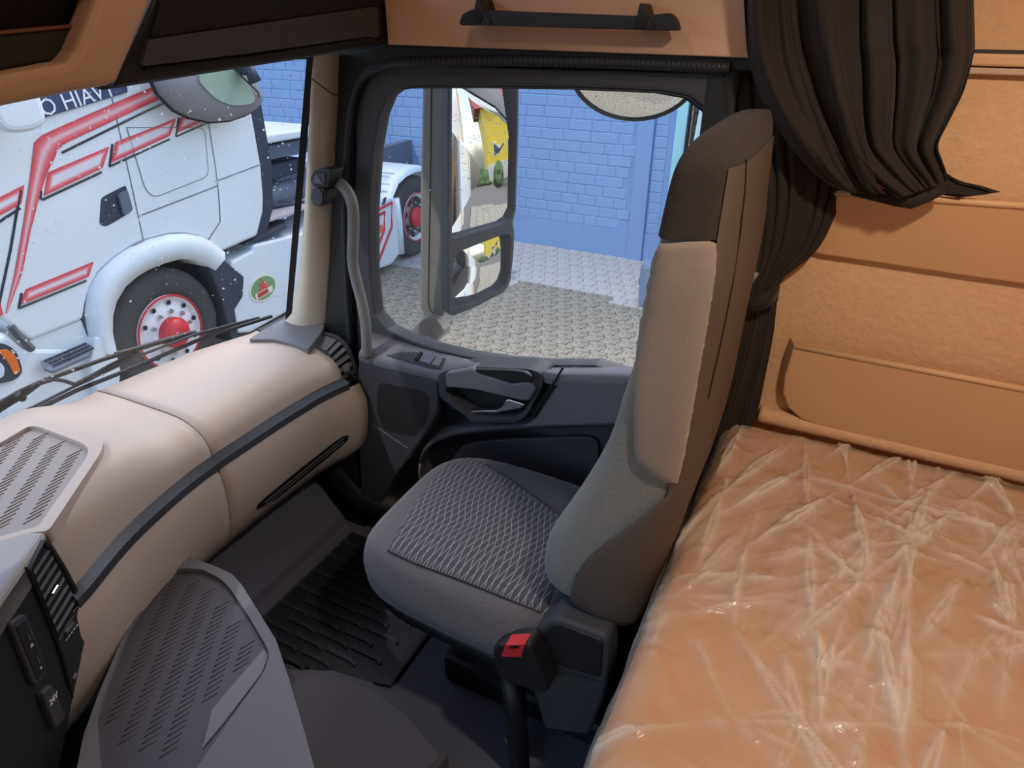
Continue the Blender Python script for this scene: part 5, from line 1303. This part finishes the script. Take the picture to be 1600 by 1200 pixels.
tw = thing('pillar_speaker', 'small black tweeter with triangle badge on the windscreen pillar', 'speaker', at(497, 322, y=1.37))
TY = 1.345
tb = obj('upper_body', slabY(roundpoly([(484, 280), (490, 266), (506, 263), (518, 266), (516, 278), (512, 294), (490, 292)], 3), TY, .05), m_black, tw, bevel=.004)
obj('badge_plate', slabY(roundpoly([(487, 281), (493, 270), (508, 272), (508, 290), (490, 288)], 2), TY-.003, .008), m_char, tb, bevel=.002)
obj('triangle', slabY([(489, 284), (494.5, 272), (504, 288)], TY-.0045, .004), m_grey, tb)
lb = obj('lower_body', slabY(roundpoly([(485, 296), (507, 293), (509, 310), (505, 322), (494, 324), (486, 316)], 5), TY+.002, .05), m_black, tw, bevel=.004)
bm = bmesh.new(); lp = [at(495+9.5*math.cos(a), 308+14*math.sin(a), y=TY-.001) for a in [2*math.pi*k/24 for k in range(24)]]
obj('grille_disc', slab([lp], Vector((0, .006, 0))), m_char, lb)
for k in range(7):
    yy = 297+k*3.6; hw = 9*math.sqrt(max(.02, 1-((yy-308)/14)**2)); obj('grille_bar', T_([at(495-hw, yy-2, y=TY-.002), at(495+hw, yy+2, y=TY-.002)], .0009, 5), m_dim if k % 2 else m_grey, lb)

# ================================================================== WIPERS on the screen
def wz(px, py, off=-.02):
    h = ws_bvh.ray_cast(CAM, ray(px, py).normalized())
    p = h[0] if h[0] is not None else at(px, py, x=-1.6)
    return p+ray(px, py).normalized()*(-off)
w1 = thing('windscreen_wiper', 'black wiper with straight blade lying along the lower windscreen edge', 'wiper', wz(20, 660))
def wl(pts, off=-.02): return [wz(a, b, off) for a, b in pts]
obj('blade', T_(wl([(-60, 700), (20, 658), (120, 610), (220, 570), (320, 527), (425, 494)]), .006, 8), m_rubber, w1)
obj('blade_spine', T_(wl([(35, 644), (120, 602), (220, 555), (312, 520), (405, 496)], -.03), .004, 8), m_darkgrey, w1)
obj('yoke', T_(wl([(118, 601), (140, 590), (172, 572), (214, 552)], -.034), .007, 8), m_black, w1)
obj('arm', T_(wl([(-60, 680), (0, 638), (34, 618), (62, 598), (84, 593), (100, 595), (118, 601)], -.04), [.010, .009, .008, .007, .005, .005, .005], 8), m_black, w1, smooth=True)
obj('joint', T_(wl([(26, 615), (36, 623)], -.04), .009, 8), m_black, w1)
w2 = thing('windscreen_wiper', 'black wiper whose long arm rises above the other blade', 'wiper', wz(62, 598))
obj('arm', T_(wl([(-60, 672), (0, 632), (32, 612), (70, 594), (160, 562), (194, 551), (260, 531), (300, 520)], -.046), [.010, .009, .007, .006, .006, .007, .008, .006], 8), m_black, w2, smooth=True)
obj('blade', T_(wl([(180, 553), (250, 535), (320, 519), (400, 500)], -.05), .006, 8), m_rubber, w2)
obj('blade_clip', T_(wl([(262, 533), (305, 520)], -.052), .010, 8), m_darkgrey, w2)

# ================================================================== RAINDROPS
def drops(n, region, place, rmin, rmax, seed):
    r_ = random.Random(seed); V = []; F = []
    src = bmesh.new(); bmesh.ops.create_icosphere(src, subdivisions=1, radius=1); src.verts.index_update()
    vs = [v.co.copy() for v in src.verts]; fs = [[v.index for v in f.verts] for f in src.faces]; src.free()
    k = 0; tries = 0
    while k < n and tries < n*40:
        tries += 1; px, py = r_.uniform(region[0], region[2]), r_.uniform(region[1], region[3])
        if noise.noise(Vector((px*.012, py*.012, seed))) < r_.uniform(-.5, .45): continue
        res = place(px, py)
        if res is None: continue
        p, n_ = res; rr = rmin+(rmax-rmin)*r_.random()**3
        e1 = n_.orthogonal().normalized(); e2 = n_.cross(e1); b = len(V); st = r_.uniform(.8, 1.5)
        for v in vs:
            q = p+e1*(v.x*rr)+e2*(v.y*rr)+n_*(v.z*rr*.5); q.z += v.dot(Vector((0, 0, 0))); V.append(q[:])
        F += [[i+b for i in f] for f in fs]; k += 1
    me = bpy.data.meshes.new('drops'); me.from_pydata(V, [], F); me.shade_smooth(); me.materials.append(m_drop); return me
def on_ws(px, py):
    h = ws_bvh.ray_cast(CAM, ray(px, py).normalized())
    if h[0] is None or h[0].z < .74: return None
    d = ray(px, py).normalized(); n_ = h[1] if h[1].dot(d) > 0 else -h[1]
    return h[0]+n_*.001, n_
me = drops(600, (0, 95, 488, 600), on_ws, .0010, .0040, 3)
o = bpy.data.objects.new('raindrops', me); COL.objects.link(o); tag(o, 'raindrops scattered over the outside of the windscreen', 'raindrops', None, 'stuff')
# running water trails on the screen
def on_side(px, py):
    if not (585 < px < 1110 and 140 < py < 560): return None
    return at(px, py, y=GY+.005), Vector((0, 1, 0))
me = drops(70, (590, 140, 1105, 560), on_side, .0008, .0024, 5)
o = bpy.data.objects.new('raindrops', me); COL.objects.link(o); tag(o, 'few raindrops on the passenger door window', 'raindrops', None, 'stuff')
def on_mir(px, py):
    if not (712 < px < 800 and 140 < py < 340): return None
    return mp_(px, py, -.010), MN
me = drops(120, (712, 140, 800, 340), on_mir, .0012, .0030, 9)
o = piece('raindrops', me, (0, 0, 0), mir); o['kind'] = 'stuff'

# ================================================================== INTERIOR LAMPS
def lamp(label, x, y, z, power, r=.035, aim=None, cone=120):
    t = thing('ceiling_lamp', label, 'lamp', (x, y, z))
    bm = bmesh.new(); lathe(bm, [(.06, 0), (.06, -.012), (.052, -.018), (.045, -.018)], (x, y, z), (0, 0, 1), 24); obj('housing', bm, m_beige, t, smooth=False)
    bm = bmesh.new(); lathe(bm, [(.045, -.017), (.042, -.024), (.02, -.028), (.002, -.029)], (x, y, z), (0, 0, 1), 24); obj('lens', bm, m_lens, t, smooth=True)
    ld = bpy.data.lights.new('lamp_light', 'SPOT' if aim else 'POINT'); ld.energy = power; ld.shadow_soft_size = r; ld.color = LAMP_WARM
    lo_ = bpy.data.objects.new('lamp_light', ld); COL.objects.link(lo_); lo_.location = (x, y, z-.08)
    if aim:
        ld.spot_size = R(cone); ld.spot_blend = .7
        lo_.rotation_euler = (Vector(aim)-lo_.location).to_track_quat('-Z', 'Y').to_euler()
lamp('round warm ceiling lamp above the passenger seat', -.62, .80, CEIL, 2.3, .02)
lamp('round warm ceiling spot lamp above the bunk', .30, .50, CEIL, 41, .035, (.22, 1.05, .8), 112)
